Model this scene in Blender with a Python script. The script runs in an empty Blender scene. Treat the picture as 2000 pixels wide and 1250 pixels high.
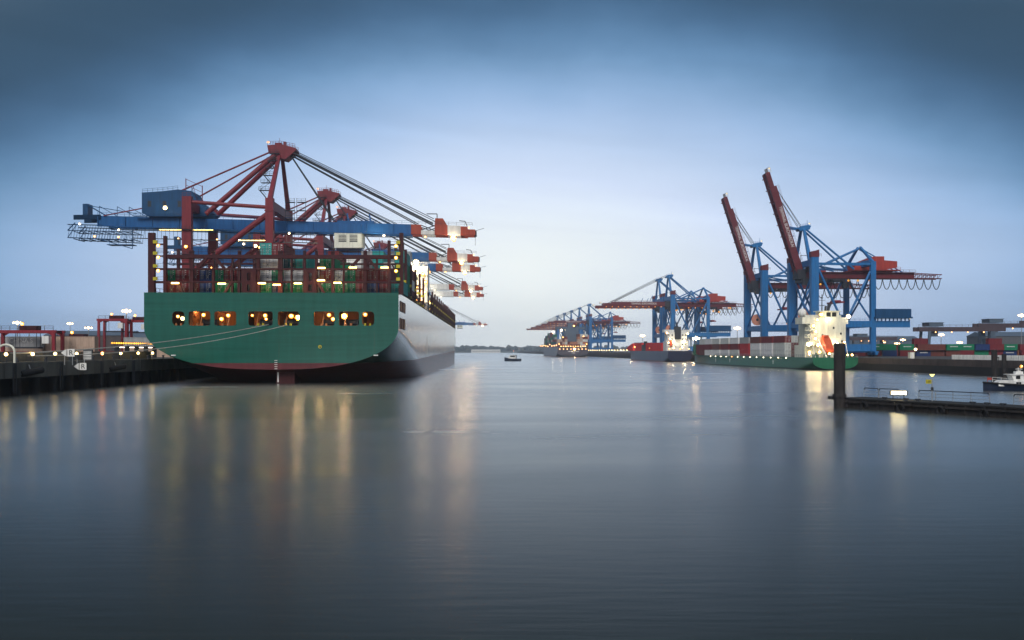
import bpy, math, random
from mathutils import Vector, Matrix
from mathutils.geometry import tessellate_polygon
R = math.radians
rnd = random.Random(7)
sc = bpy.context.scene
col = sc.collection
# ------------------------------------------------------------------ camera
F = 1940.0                      # focal length in pixels of a 2000 px wide frame
EYE = 6.8
cd = bpy.data.cameras.new('camera'); cam = bpy.data.objects.new('camera', cd); col.objects.link(cam)
cam.location = (0, 0, EYE); cam.rotation_euler = (R(90), 0, 0)
cd.sensor_width = 36; cd.lens = F/2000*36; cd.shift_y = 59/2000; cd.clip_start = .5; cd.clip_end = 30000
sc.camera = cam
# ------------------------------------------------------------------ world: dusk overcast
W = bpy.data.worlds.new('World'); sc.world = W; W.use_nodes = True
nt = W.node_tree; N = nt.nodes; LK = nt.links; N.clear()
def nd(tree, typ, **kw):
    n = tree.nodes.new(typ)
    for k, v in kw.items(): setattr(n, k, v)
    return n
def mth(tree, op, a, b=None, c=None, clamp=False):
    n = tree.nodes.new('ShaderNodeMath'); n.operation = op; n.use_clamp = clamp
    for i, v in enumerate((a, b, c)):
        if v is None: continue
        if isinstance(v, (int, float)): n.inputs[i].default_value = v
        else: tree.links.new(v, n.inputs[i])
    return n.outputs[0]
SUN_EL, SUN_AZ = R(6), R(170)          # low, behind the camera, behind thick cloud
tc = nd(nt, 'ShaderNodeTexCoord')
sx = nd(nt, 'ShaderNodeSeparateXYZ'); LK.new(tc.outputs['Generated'], sx.inputs[0])
az = mth(nt, 'MULTIPLY', mth(nt, 'ARCTAN2', sx.outputs[0], sx.outputs[1]), 57.2958)
el = mth(nt, 'MULTIPLY', mth(nt, 'ARCSINE', sx.outputs[2]), 57.2958)
# soft cloud streaks: noise in (azimuth, elevation)
cv = nd(nt, 'ShaderNodeCombineXYZ')
LK.new(mth(nt, 'MULTIPLY', az, .075), cv.inputs[0]); LK.new(mth(nt, 'MULTIPLY', el, .10), cv.inputs[1])
nz = nd(nt, 'ShaderNodeTexNoise'); nz.inputs['Scale'].default_value = 1.0; nz.inputs['Detail'].default_value = 5; nz.inputs['Roughness'].default_value = .5
LK.new(cv.outputs[0], nz.inputs['Vector'])
azc = mth(nt, 'SUBTRACT', az, 1.0)
elc = mth(nt, 'MAXIMUM', mth(nt, 'SUBTRACT', mth(nt, 'ABSOLUTE', el), 5.0), 0)
ea = mth(nt, 'MULTIPLY', azc, mth(nt, 'MULTIPLY_ADD', mth(nt, 'MINIMUM', elc, 14.0), .018, .34))
t2 = mth(nt, 'ADD', mth(nt, 'MULTIPLY', ea, ea), mth(nt, 'MULTIPLY', elc, elc))
t = mth(nt, 'SQRT', t2)
wob = mth(nt, 'MULTIPLY', mth(nt, 'SUBTRACT', nz.outputs[0], .5), mth(nt, 'MULTIPLY', mth(nt, 'MINIMUM', t, 14.0), .30))
t = mth(nt, 'MULTIPLY', mth(nt, 'ADD', t, wob), 1/90.0, clamp=True)
rp = nd(nt, 'ShaderNodeValToRGB'); LK.new(t, rp.inputs[0]); rp.color_ramp.interpolation = 'B_SPLINE'
stops = [(0, (.97, 1.02, 1.24)), (3, (.81, .895, 1.10)), (6, (.60, .725, .935)), (8.5, (.40, .565, .84)), (10.4, (.25, .42, .67)), (12, (.135, .275, .475)),
         (14, (.062, .145, .275)), (16.5, (.034, .078, .14)), (21, (.04, .085, .14)), (30, (.13, .18, .25)), (62, (.15, .19, .25)), (90, (.42, .46, .52))]
cr = rp.color_ramp
while len(cr.elements) < len(stops): cr.elements.new(.5)
for e, (p, c) in zip(cr.elements, stops): e.position = p/90; e.color = (*c, 1)
sky = nd(nt, 'ShaderNodeTexSky', sky_type='NISHITA', sun_disc=False, sun_elevation=SUN_EL, sun_rotation=SUN_AZ)
cv2 = nd(nt, 'ShaderNodeCombineXYZ'); LK.new(mth(nt, 'MULTIPLY_ADD', az, .035, mth(nt, 'MULTIPLY', el, .02)), cv2.inputs[0]); LK.new(mth(nt, 'MULTIPLY_ADD', el, .33, mth(nt, 'MULTIPLY', az, .03)), cv2.inputs[1])
nz2 = nd(nt, 'ShaderNodeTexNoise'); nz2.inputs['Scale'].default_value = 1; nz2.inputs['Detail'].default_value = 6; nz2.inputs['Roughness'].default_value = .55; nz2.inputs['Distortion'].default_value = .5; LK.new(cv2.outputs[0], nz2.inputs['Vector'])
vm = nd(nt, 'ShaderNodeVectorMath', operation='SCALE'); LK.new(rp.outputs[0], vm.inputs[0]); LK.new(mth(nt, 'MULTIPLY_ADD', nz2.outputs[0], .34, .83), vm.inputs['Scale'])
bg1 = nd(nt, 'ShaderNodeBackground'); LK.new(vm.outputs[0], bg1.inputs[0]); bg1.inputs[1].default_value = 1.0
bg2 = nd(nt, 'ShaderNodeBackground'); LK.new(sky.outputs[0], bg2.inputs[0]); bg2.inputs[1].default_value = .003
ad = nd(nt, 'ShaderNodeAddShader'); LK.new(bg1.outputs[0], ad.inputs[0]); LK.new(bg2.outputs[0], ad.inputs[1])
wo = nd(nt, 'ShaderNodeOutputWorld'); LK.new(ad.outputs[0], wo.inputs[0])
sd = bpy.data.lights.new('sun', 'SUN'); sd.energy = 1.9; sd.angle = R(25); sd.color = (1, .95, .9)
sun = bpy.data.objects.new('sun', sd); col.objects.link(sun)
sun.rotation_euler = (R(52), 0, R(-12))           # soft daylight through cloud from behind the camera
sc.view_settings.view_transform = 'Standard'; sc.view_settings.look = 'None'; sc.view_settings.exposure = 0; sc.view_settings.gamma = 1
sc.cycles.max_bounces = 6; sc.cycles.diffuse_bounces = 2; sc.cycles.glossy_bounces = 3; sc.cycles.volume_bounces = 1
sc.cycles.use_denoising = True; sc.cycles.sample_clamp_indirect = 6
# ------------------------------------------------------------------ helpers
class MB:
    """collects primitives and links them as one mesh object"""
    def __init__(s, off=(0, 0, 0)): s.v = []; s.f = []; s.m = []; s.o = Vector(off)
    def add(s, vs, fs, mi=0):
        b = len(s.v); s.v += [Vector(p)+s.o for p in vs]
        for f in fs: s.f.append([b+i for i in f]); s.m.append(mi)
        return s
    def box(s, x0, x1, y0, y1, z0, z1, mi=0):
        vs = [(x0,y0,z0),(x1,y0,z0),(x1,y1,z0),(x0,y1,z0),(x0,y0,z1),(x1,y0,z1),(x1,y1,z1),(x0,y1,z1)]
        return s.add(vs, [(0,3,2,1),(4,5,6,7),(0,1,5,4),(1,2,6,5),(2,3,7,6),(3,0,4,7)], mi)
    def bar(s, p, q, w, h=None, mi=0, taper=1):
        h = w if h is None else h
        p = Vector(p); q = Vector(q); d = (q-p).normalized()
        up = Vector((0,0,1)) if abs(d.z) < .95 else Vector((0,1,0))
        a = d.cross(up).normalized(); b = a.cross(d).normalized()
        vs = []
        for o, k in ((p, 1), (q, taper)):
            for i, j in ((-1,-1),(1,-1),(1,1),(-1,1)): vs.append(o + a*(i*w/2*k) + b*(j*h/2*k))
        return s.add(vs, [(0,1,2,3),(7,6,5,4),(0,4,5,1),(1,5,6,2),(2,6,7,3),(3,7,4,0)], mi)
    def tube(s, p, q, r, n=8, mi=0, r2=None):
        p = Vector(p); q = Vector(q); d = (q-p).normalized(); r2 = r if r2 is None else r2
        up = Vector((0,0,1)) if abs(d.z) < .95 else Vector((0,1,0))
        a = d.cross(up).normalized(); b = a.cross(d)
        vs = []
        for o, rr in ((p, r), (q, r2)):
            for k in range(n): vs.append(o + a*(rr*math.cos(2*math.pi*k/n)) + b*(rr*math.sin(2*math.pi*k/n)))
        fs = [(k, (k+1)%n, n+(k+1)%n, n+k) for k in range(n)] + [tuple(range(n))[::-1], tuple(range(n, 2*n))]
        return s.add(vs, fs, mi)
    def path(s, pts, r, n=5, mi=0):
        for a, b in zip(pts, pts[1:]): s.tube(a, b, r, n, mi)
        return s
    def ball(s, c, r, mi=0, n=8, m=6):
        vs = []; fs = []
        for j in range(m+1):
            th = math.pi*j/m
            for k in range(n):
                ph = 2*math.pi*k/n
                vs.append((c[0]+r*math.sin(th)*math.cos(ph), c[1]+r*math.sin(th)*math.sin(ph), c[2]+r*math.cos(th)))
        for j in range(m):
            for k in range(n): fs.append((j*n+k, (j+1)*n+k, (j+1)*n+(k+1)%n, j*n+(k+1)%n))
        return s.add(vs, fs, mi)
    def prism_y(s, pts, y0, y1, mi=0):      # polygon in (x,z) extruded along y
        n = len(pts)
        vs = [(x, y0, z) for x, z in pts] + [(x, y1, z) for x, z in pts]
        return s.add(vs, [tuple(range(n)), tuple(range(n, 2*n))[::-1]] + [(i, n+i, n+(i+1)%n, (i+1)%n) for i in range(n)], mi)
    def prism_x(s, pts, x0, x1, mi=0):      # polygon in (y,z) extruded along x
        n = len(pts)
        vs = [(x0, y, z) for y, z in pts] + [(x1, y, z) for y, z in pts]
        return s.add(vs, [tuple(range(n)), tuple(range(n, 2*n))[::-1]] + [(i, n+i, n+(i+1)%n, (i+1)%n) for i in range(n)], mi)
    def plate(s, outer, holes, y, depth, mi=0):   # flat plate in (x,z) with holes; reveals go depth towards +y
        loops = [[Vector((x, z, 0)) for x, z in l] for l in [outer]+holes]
        flat = [v for l in loops for v in l]
        for dy in (0, depth): s.add([(v.x, y+dy, v.y) for v in flat], tessellate_polygon(loops), mi)
        for l in [outer]+holes:
            n = len(l)
            s.add([(x, y, z) for x, z in l]+[(x, y+depth, z) for x, z in l], [(i, (i+1)%n, n+(i+1)%n, n+i) for i in range(n)], mi)
        return s
    def rail(s, pts, h=1.1, r=.045, step=2.0, mi=0, rows=2):
        for a, b in zip(pts, pts[1:]):
            a = Vector(a); b = Vector(b); L = (b-a).length; n = max(1, round(L/step))
            for i in range(n+1):
                p = a.lerp(b, i/n); s.bar(p, p+Vector((0,0,h)), r*1.6, None, mi)
            for k in range(rows):
                z = Vector((0,0,h*(k+1)/rows)); s.bar(a+z, b+z, r*1.6, None, mi)
        return s
    def mesh(s, name, mats, smooth=False):
        me = bpy.data.meshes.new(name); me.from_pydata([tuple(p) for p in s.v], [], s.f)
        mats = mats if isinstance(mats, (list, tuple)) else [mats]
        for m in mats: me.materials.append(m)
        me.polygons.foreach_set('material_index', s.m)
        if smooth: me.polygons.foreach_set('use_smooth', [True]*len(s.f))
        me.validate(); me.update()
        return me
    def build(s, name, mats, parent=None, smooth=False):
        o = bpy.data.objects.new(name, s.mesh(name, mats, smooth)); col.objects.link(o); o.parent = parent
        return o
def tag(o, label, cat, group=None):
    o['label'] = label; o['category'] = cat
    if group: o['group'] = group
    return o
def thing(name, label, cat, loc=(0,0,0), rz=0, group=None):
    o = bpy.data.objects.new(name, None); col.objects.link(o); o.location = loc; o.rotation_euler = (0,0,rz); o.empty_display_size = .5
    return tag(o, label, cat, group)
def struct(o): o['kind'] = 'structure'; return o
def dup(o, parent=None, label=None):
    c = o.copy(); col.objects.link(c); c.parent = parent
    for ch in list(o.children): dup(ch, c)
    if label: c['label'] = label
    return c
ORD = ['', 'first', 'second', 'third', 'fourth', 'fifth', 'sixth', 'seventh', 'eighth', 'ninth', 'tenth', 'eleventh', 'twelfth',
       'thirteenth', 'fourteenth', 'fifteenth', 'sixteenth', 'seventeenth', 'eighteenth', 'nineteenth', 'twentieth', 'twenty-first', 'twenty-second',
       'twenty-third', 'twenty-fourth', 'twenty-fifth', 'twenty-sixth']
TIER = ['lowest', 'second', 'third', 'fourth', 'fifth', 'sixth']
# ------------------------------------------------------------------ materials
def bsdf(name):
    m = bpy.data.materials.new(name); m.use_nodes = True
    return m, m.node_tree, m.node_tree.nodes['Principled BSDF']
def paint(name, c, rough=.5, vary=.25, scale=.6, metal=0, streak=True, bump=0.0, ribs=0.0):
    """weathered paint: base colour varied by noise and vertical rain streaks"""
    m, t, b = bsdf(name)
    tc = nd(t, 'ShaderNodeTexCoord'); mp = nd(t, 'ShaderNodeMapping')
    t.links.new(tc.outputs['Object'], mp.inputs[0]); mp.inputs['Scale'].default_value = (scale*2.5, scale*2.5, scale*(.25 if streak else 2.5))
    n = nd(t, 'ShaderNodeTexNoise'); n.inputs['Scale'].default_value = 1; n.inputs['Detail'].default_value = 5; n.inputs['Roughness'].default_value = .6
    t.links.new(mp.outputs[0], n.inputs['Vector'])
    r = nd(t, 'ShaderNodeValToRGB'); t.links.new(n.outputs[0], r.inputs[0])
    r.color_ramp.elements[0].position = .3; r.color_ramp.elements[1].position = .7
    r.color_ramp.elements[0].color = (*[x*(1-vary) for x in c], 1); r.color_ramp.elements[1].color = (*[min(1, x*(1+vary*.6)+.004) for x in c], 1)
    t.links.new(r.outputs[0], b.inputs['Base Color'])
    rr = mth(t, 'MULTIPLY_ADD', n.outputs[0], .25, rough-.12)
    t.links.new(rr, b.inputs['Roughness']); b.inputs['Metallic'].default_value = metal; b.inputs['Specular IOR Level'].default_value = .28
    if ribs:
        s = nd(t, 'ShaderNodeSeparateXYZ'); t.links.new(tc.outputs['Object'], s.inputs[0])
        w = mth(t, 'SINE', mth(t, 'MULTIPLY', mth(t, 'ADD', s.outputs[0], s.outputs[1]), 16.0))
        bp = nd(t, 'ShaderNodeBump'); bp.inputs['Strength'].default_value = ribs; bp.inputs['Distance'].default_value = .05
        t.links.new(w, bp.inputs['Height']); t.links.new(bp.outputs[0], b.inputs['Normal'])
    elif bump:
        bp = nd(t, 'ShaderNodeBump'); bp.inputs['Strength'].default_value = bump; bp.inputs['Distance'].default_value = .1
        t.links.new(n.outputs[0], bp.inputs['Height']); t.links.new(bp.outputs[0], b.inputs['Normal'])
    return m
def glow(name, c, s):
    m, t, b = bsdf(name)
    b.inputs['Base Color'].default_value = (*c, 1); b.inputs['Emission Color'].default_value = (*c, 1); b.inputs['Emission Strength'].default_value = s
    return m
def hullpaint(name, top, boot, z0, slope, rough=.3, spec=.5, ior=1.5, coat=0):
    m, t, b = bsdf(name)
    tc = nd(t, 'ShaderNodeTexCoord'); s = nd(t, 'ShaderNodeSeparateXYZ'); t.links.new(tc.outputs['Object'], s.inputs[0])
    lim = mth(t, 'MULTIPLY_ADD', s.outputs[1], slope, z0)
    isup = mth(t, 'GREATER_THAN', s.outputs[2], lim)
    mp = nd(t, 'ShaderNodeMapping'); t.links.new(tc.outputs['Object'], mp.inputs[0]); mp.inputs['Scale'].default_value = (.9, .35, .07)
    n = nd(t, 'ShaderNodeTexNoise'); n.inputs['Scale'].default_value = 1; n.inputs['Detail'].default_value = 6; n.inputs['Roughness'].default_value = .62
    t.links.new(mp.outputs[0], n.inputs['Vector'])
    mp0 = nd(t, 'ShaderNodeMapping'); t.links.new(tc.outputs['Object'], mp0.inputs[0]); mp0.inputs['Scale'].default_value = (.05, .03, 1.7)
    n0 = nd(t, 'ShaderNodeTexNoise'); n0.inputs['Scale'].default_value = 1; n0.inputs['Detail'].default_value = 5; t.links.new(mp0.outputs[0], n0.inputs['Vector'])
    mixn = mth(t, 'ADD', mth(t, 'MULTIPLY', n.outputs[0], .42), mth(t, 'MULTIPLY', n0.outputs[0], .58))
    def rampc(c, v):
        r = nd(t, 'ShaderNodeValToRGB'); t.links.new(mixn, r.inputs[0])
        r.color_ramp.elements[0].position = .32; r.color_ramp.elements[1].position = .72
        r.color_ramp.elements[0].color = (*[x*(1-v) for x in c], 1); r.color_ramp.elements[1].color = (*[x*(1+v)+.006 for x in c], 1)
        return r.outputs[0]
    mx = nd(t, 'ShaderNodeMix', data_type='RGBA'); t.links.new(isup, mx.inputs['Factor'])
    t.links.new(rampc(boot, .4), mx.inputs['A']); t.links.new(rampc(top, .22), mx.inputs['B'])
    mp9 = nd(t, 'ShaderNodeMapping'); t.links.new(tc.outputs['Object'], mp9.inputs[0]); mp9.inputs['Scale'].default_value = (1.1, .5, .045)
    n9 = nd(t, 'ShaderNodeTexNoise'); n9.inputs['Scale'].default_value = 1; n9.inputs['Detail'].default_value = 7; n9.inputs['Roughness'].default_value = .7; t.links.new(mp9.outputs[0], n9.inputs['Vector'])
    rs = mth(t, 'MULTIPLY', mth(t, 'SUBTRACT', n9.outputs[0], .60, clamp=True), 2.6, clamp=True)
    m9 = nd(t, 'ShaderNodeMix', data_type='RGBA'); t.links.new(rs, m9.inputs['Factor']); t.links.new(mx.outputs['Result'], m9.inputs['A']); m9.inputs['B'].default_value = (.085, .075, .055, 1)
    t.links.new(m9.outputs['Result'], b.inputs['Base Color'])
    t.links.new(mth(t, 'ADD', mth(t, 'MULTIPLY_ADD', n.outputs[0], .2, rough-.1), mth(t, 'MULTIPLY_ADD', isup, -.2, .2)), b.inputs['Roughness']); b.inputs['Specular IOR Level'].default_value = spec; b.inputs['IOR'].default_value = ior; t.links.new(mth(t, 'MULTIPLY_ADD', isup, .65*coat, .35*coat), b.inputs['Coat Weight']); b.inputs['Coat Roughness'].default_value = .16
    # plate seams and slight buckling between frames
    mp2 = nd(t, 'ShaderNodeMapping'); t.links.new(tc.outputs['Object'], mp2.inputs[0]); mp2.inputs['Rotation'].default_value = (R(90), 0, 0)
    br = nd(t, 'ShaderNodeTexBrick'); t.links.new(mp2.outputs[0], br.inputs['Vector'])
    br.inputs['Scale'].default_value = 1; br.inputs['Brick Width'].default_value = 9; br.inputs['Row Height'].default_value = 1.15; br.inputs['Mortar Size'].default_value = .045; br.inputs['Mortar Smooth'].default_value = 1
    br.inputs['Color1'].default_value = (1,1,1,1); br.inputs['Color2'].default_value = (.8,.8,.8,1); br.inputs['Mortar'].default_value = (0,0,0,1)
    bp = nd(t, 'ShaderNodeBump'); bp.inputs['Strength'].default_value = .3; bp.inputs['Distance'].default_value = .06
    mp3 = nd(t, 'ShaderNodeMapping'); t.links.new(tc.outputs['Object'], mp3.inputs[0]); mp3.inputs['Scale'].default_value = (.16, .10, 1.3)
    n3 = nd(t, 'ShaderNodeTexNoise'); n3.inputs['Scale'].default_value = 1; n3.inputs['Detail'].default_value = 4; t.links.new(mp3.outputs[0], n3.inputs['Vector'])
    t.links.new(mth(t, 'MULTIPLY_ADD', n3.outputs[0], 1.1, mth(t, 'MULTIPLY', br.outputs['Fac'], -.10)), bp.inputs['Height']); t.links.new(bp.outputs[0], b.inputs['Normal'])
    return m
def concrete(name, c, scale=.5, rough=.85, vary=.45):
    m, t, b = bsdf(name)
    tc = nd(t, 'ShaderNodeTexCoord'); mp = nd(t, 'ShaderNodeMapping'); t.links.new(tc.outputs['Object'], mp.inputs[0])
    mp.inputs['Scale'].default_value = (scale, scale, scale*.35)
    n = nd(t, 'ShaderNodeTexNoise'); n.inputs['Detail'].default_value = 8; n.inputs['Roughness'].default_value = .65; n.inputs['Scale'].default_value = 1
    t.links.new(mp.outputs[0], n.inputs['Vector'])
    r = nd(t, 'ShaderNodeValToRGB'); t.links.new(n.outputs[0], r.inputs[0])
    r.color_ramp.elements[0].position = .3; r.color_ramp.elements[1].position = .72
    r.color_ramp.elements[0].color = (*[x*(1-vary) for x in c], 1); r.color_ramp.elements[1].color = (*[x*(1+vary*.5) for x in c], 1)
    t.links.new(r.outputs[0], b.inputs['Base Color']); b.inputs['Roughness'].default_value = rough
    bp = nd(t, 'ShaderNodeBump'); bp.inputs['Strength'].default_value = .4; bp.inputs['Distance'].default_value = .05
    t.links.new(n.outputs[0], bp.inputs['Height']); t.links.new(bp.outputs[0], b.inputs['Normal'])
    return m
M = dict(
    cblue=paint('crane blue', (.006, .10, .30), .45), cred=paint('crane red', (.20, .020, .030), .5), steel=paint('dark steel', (.035, .04, .05), .6),
    corange=paint('boom orange', (.40, .06, .03), .6), cwhite=paint('boom white', (.72, .72, .70), .5), cream=paint('cabin cream', (.80, .80, .68), .5),
    dteal=paint('house dark teal', (.004, .062, .17), .5), rblue=paint('harbour crane blue', (.020, .165, .43), .45), rred=paint('harbour crane red', (.15, .022, .03), .5),
    rust=paint('lashing red', (.05, .006, .010), .6), rope=paint('rope', (.45, .44, .4), .9), white=paint('white paint', (.84, .84, .81), .5),
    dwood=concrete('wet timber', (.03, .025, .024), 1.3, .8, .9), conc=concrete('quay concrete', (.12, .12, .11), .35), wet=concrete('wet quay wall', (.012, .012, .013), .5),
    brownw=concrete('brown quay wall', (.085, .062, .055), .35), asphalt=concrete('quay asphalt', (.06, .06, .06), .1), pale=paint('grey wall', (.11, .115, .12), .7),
    navy=paint('navy hull', (.012, .022, .05), .4), black=paint('black rubber', (.012, .012, .014), .7), glass=paint('dark glass', (.01, .012, .015), .12),
    yellow=paint('yellow paint', (.55, .48, .03), .5), lifeboat=paint('lifeboat orange', (.65, .09, .03), .4), straddle=paint('straddle red', (.26, .022, .034), .5),
    greyb=paint('slate blue grey', (.10, .14, .19), .55), reel=paint('reel salmon', (.72, .30, .20), .6), inner=paint('mooring deck brown', (.42, .17, .06), .6),
    brownish=paint('yard crane brown grey', (.085, .06, .07), .6), kiosk=paint('kiosk blue', (.015, .15, .24), .5), tree=concrete('far trees', (.085, .11, .115), .02), pgreen=paint('deck green', (.03, .11, .065), .6),
    holdred=paint('coaming red', (.75, .018, .02), .9), galv=paint('galvanised', (.4, .42, .44), .4, metal=.6),
    ye=glow('lamp yellow', (1, .70, .26), 8), wa=glow('lamp warm', (1, .60, .22), 8), wh=glow('lamp white', (1, .90, .70), 13), orr=glow('lamp orange', (1, .38, .09), 16), halo=glow('lamp halo', (1, .42, .05), 1.0),
    big=glow('flood strong', (1, .66, .34), 110), bigw=glow('flood strong white', (1, .82, .55), 60), sml=glow('deck lamp', (1, .55, .18), 14), halo_w=glow('white lamp halo', (1, .74, .36), 1.6), red=glow('aviation red', (1, .2, .18), 2.2),
    tube=glow('tube light', (1, .70, .20), 8), fl=glow('far lamp', (1, .62, .32), 6), lit=glow('lit wall lamp', (1, .82, .44), 34), mast=glow('mast lamp', (1, .62, .28), 9))
CC = {'dark red': (.20, .026, .032), 'brown': (.17, .05, .038), 'green': (.008, .22, .105), 'navy blue': (.018, .045, .16), 'white': (.84, .84, .84),
      'teal': (.04, .40, .38), 'grey': (.40, .41, .42), 'dark teal': (.016, .10, .12), 'bright red': (.50, .03, .04), 'beige': (.55, .40, .31), 'pale grey': (.68, .70, .67), 'orange': (.50, .20, .11)}
CM = {k: paint('container '+k, v, .72, .22, ribs=.9) for k, v in CC.items()}
M['mark_w'] = paint('container marking', (.62, .62, .6), .7)
M['door_rod'] = paint('lock rod', (.42, .42, .42), .6)
# ------------------------------------------------------------------ containers
_cm = {}
def cmesh(colr, L):
    k = (colr, L)
    if k not in _cm:
        m = MB(); w = 1.215; h = 2.58
        m.box(-w+.06, w-.06, .05, L-.05, .1, h-.08)
        for x in (-w+.08, w-.08):
            for y in (.08, L-.08): m.box(x-.08, x+.08, y-.08, y+.08, 0, h)
            for z in (.09, h-.09): m.box(x-.075, x+.075, .16, L-.16, z-.087, z+.087)
        for y in (.08, L-.08):
            for z in (.09, h-.09): m.box(-w+.16, w-.16, y-.075, y+.075, z-.087, z+.087)
        _cm[k] = m.mesh('container', CM[colr])
    return _cm[k]
CF = {k: paint('container door '+k, [min(1, x*1.08) for x in v], .75, .18) for k, v in CC.items()}
_dm = {}
def dmesh(colr, right):
    k = (colr, right)
    if k not in _dm:
        m = MB(); m.box(-.51, .51, -.015, .045, .2, 2.38)
        for z in (.55, 1.0, 1.45, 1.9): m.box(-.48, .48, -.03, -.0151, z, z+.05, 3)
        for x in (-.34, .02): m.tube((x, -.06, .22), (x, -.06, 2.36), .04, 5, 1); m.box(x-.12, x+.12, -.09, -.03, .98, 1.08, 1)
        if right: m.box(.16, .44, -.034, -.0152, 1.98, 2.26, 2); m.box(.2, .42, -.034, -.0152, 1.6, 1.72, 2); m.box(.2, .42, -.034, -.0152, 1.2, 1.32, 2); m.box(-.2, .0, -.034, -.0152, .6, .8, 2)
        elif colr in ('green', 'dark teal'): m.tube((-.18, -.05, 2.0), (-.18, -.03, 2.0), .2, 12, 2)
        else: m.box(-.26, .44, -.034, -.0152, 2.08, 2.2, 2)
        _dm[k] = m.mesh('door', [CF[colr], M['door_rod'], M['mark_w'] if colr not in ('white', 'pale grey') else M['greyb'], M['steel']])
    return _dm[k]
def container(colr, x, y, z, label, group, L=12.19, rz=0, doors=False, parent_mat=None):
    o = bpy.data.objects.new('shipping_container', cmesh(colr, L)); col.objects.link(o)
    p = Vector((x, y, z))
    if parent_mat is not None: p = parent_mat @ p; rz += parent_mat.to_euler().z
    o.location = p; o.rotation_euler = (0, 0, rz); tag(o, label, 'shipping container', group)
    if doors:
        for s in (-.54, .54):
            d = bpy.data.objects.new('door', dmesh(colr, s > 0)); col.objects.link(d); d.parent = o; d.location = (s, 0, 0)
    return o
def text_on(txt, size, mat, parent, name='lettering', loc=(0,0,0), rot=(R(90),0,0), ext=.01, sx=1):
    c = bpy.data.curves.new('t', 'FONT'); c.body = txt; c.size = size; c.extrude = ext; c.align_x = 'CENTER'; c.align_y = 'CENTER'
    o = bpy.data.objects.new('t', c); col.objects.link(o)
    dg = bpy.context.evaluated_depsgraph_get(); me = bpy.data.meshes.new_from_object(o.evaluated_get(dg))
    bpy.data.objects.remove(o); bpy.data.curves.remove(c)
    me.materials.clear(); me.materials.append(mat); me.name = name
    n = bpy.data.objects.new(name, me); col.objects.link(n); n.parent = parent; n.location = loc; n.rotation_euler = rot; n.scale = (sx, 1, 1)
    return n
def point(parent, p, watt, c=(1, .72, .36), r=.2, name='lamp_light'):
    ld = bpy.data.lights.new(name, 'POINT'); ld.energy = watt; ld.color = c; ld.shadow_soft_size = r
    lo = bpy.data.objects.new(name, ld); col.objects.link(lo); lo.parent = parent; lo.location = p
    return lo
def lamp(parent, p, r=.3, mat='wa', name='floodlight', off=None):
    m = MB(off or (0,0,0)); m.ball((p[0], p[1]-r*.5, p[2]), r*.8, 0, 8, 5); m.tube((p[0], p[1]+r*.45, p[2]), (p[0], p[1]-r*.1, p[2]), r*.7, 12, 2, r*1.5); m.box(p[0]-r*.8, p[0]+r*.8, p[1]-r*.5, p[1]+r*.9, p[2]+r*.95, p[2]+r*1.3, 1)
    return m.build(name, [M[mat], M['steel'], M['halo' if mat not in ('red', 'wh', 'bigw') else 'halo_w']], parent)  # glowing cone added behind the core imitates the glare round the lamp
# ------------------------------------------------------------------ water
m = bpy.data.materials.new('harbour water'); m.use_nodes = True; t = m.node_tree; t.nodes.clear()
tc = nd(t, 'ShaderNodeTexCoord'); mp = nd(t, 'ShaderNodeMapping'); t.links.new(tc.outputs['Object'], mp.inputs[0]); mp.inputs['Scale'].default_value = (.010, .04, 1); mp.inputs['Rotation'].default_value = (0, 0, .25)
n1 = nd(t, 'ShaderNodeTexNoise'); n1.inputs['Detail'].default_value = 6; n1.inputs['Scale'].default_value = 1; n1.inputs['Roughness'].default_value = .62; n1.inputs['Distortion'].default_value = .6; t.links.new(mp.outputs[0], n1.inputs['Vector'])
mp2 = nd(t, 'ShaderNodeMapping'); t.links.new(tc.outputs['Object'], mp2.inputs[0]); mp2.inputs['Scale'].default_value = (.30, 1.6, 1)
n2 = nd(t, 'ShaderNodeTexNoise'); n2.inputs['Detail'].default_value = 4; n2.inputs['Scale'].default_value = 1; t.links.new(mp2.outputs[0], n2.inputs['Vector'])
bp = nd(t, 'ShaderNodeBump'); bp.inputs['Strength'].default_value = .07; bp.inputs['Distance'].default_value = .2; t.links.new(n2.outputs[0], bp.inputs['Height'])
df = nd(t, 'ShaderNodeBsdfDiffuse'); gl = nd(t, 'ShaderNodeBsdfGlossy', distribution='MULTI_GGX'); fr = nd(t, 'ShaderNodeFresnel'); mx = nd(t, 'ShaderNodeMixShader'); ou = nd(t, 'ShaderNodeOutputMaterial')
df.inputs[0].default_value = (.019, .022, .0155, 1); gl.inputs[0].default_value = (.98, .99, .985, 1); fr.inputs['IOR'].default_value = 1.13
t.links.new(mth(t, 'MULTIPLY_ADD', n1.outputs[0], .26, .11), gl.inputs['Roughness']); t.links.new(bp.outputs[0], gl.inputs['Normal'])
t.links.new(fr.outputs[0], mx.inputs[0]); t.links.new(df.outputs[0], mx.inputs[1]); t.links.new(gl.outputs[0], mx.inputs[2]); t.links.new(mx.outputs[0], ou.inputs[0])
M['water'] = m
w = MB(); w.add([(-2300, -150, 0), (2300, -150, 0), (2300, 2900, 0), (-2300, 2900, 0)], [(0, 1, 2, 3)])
struct(w.build('water', M['water']))
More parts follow.
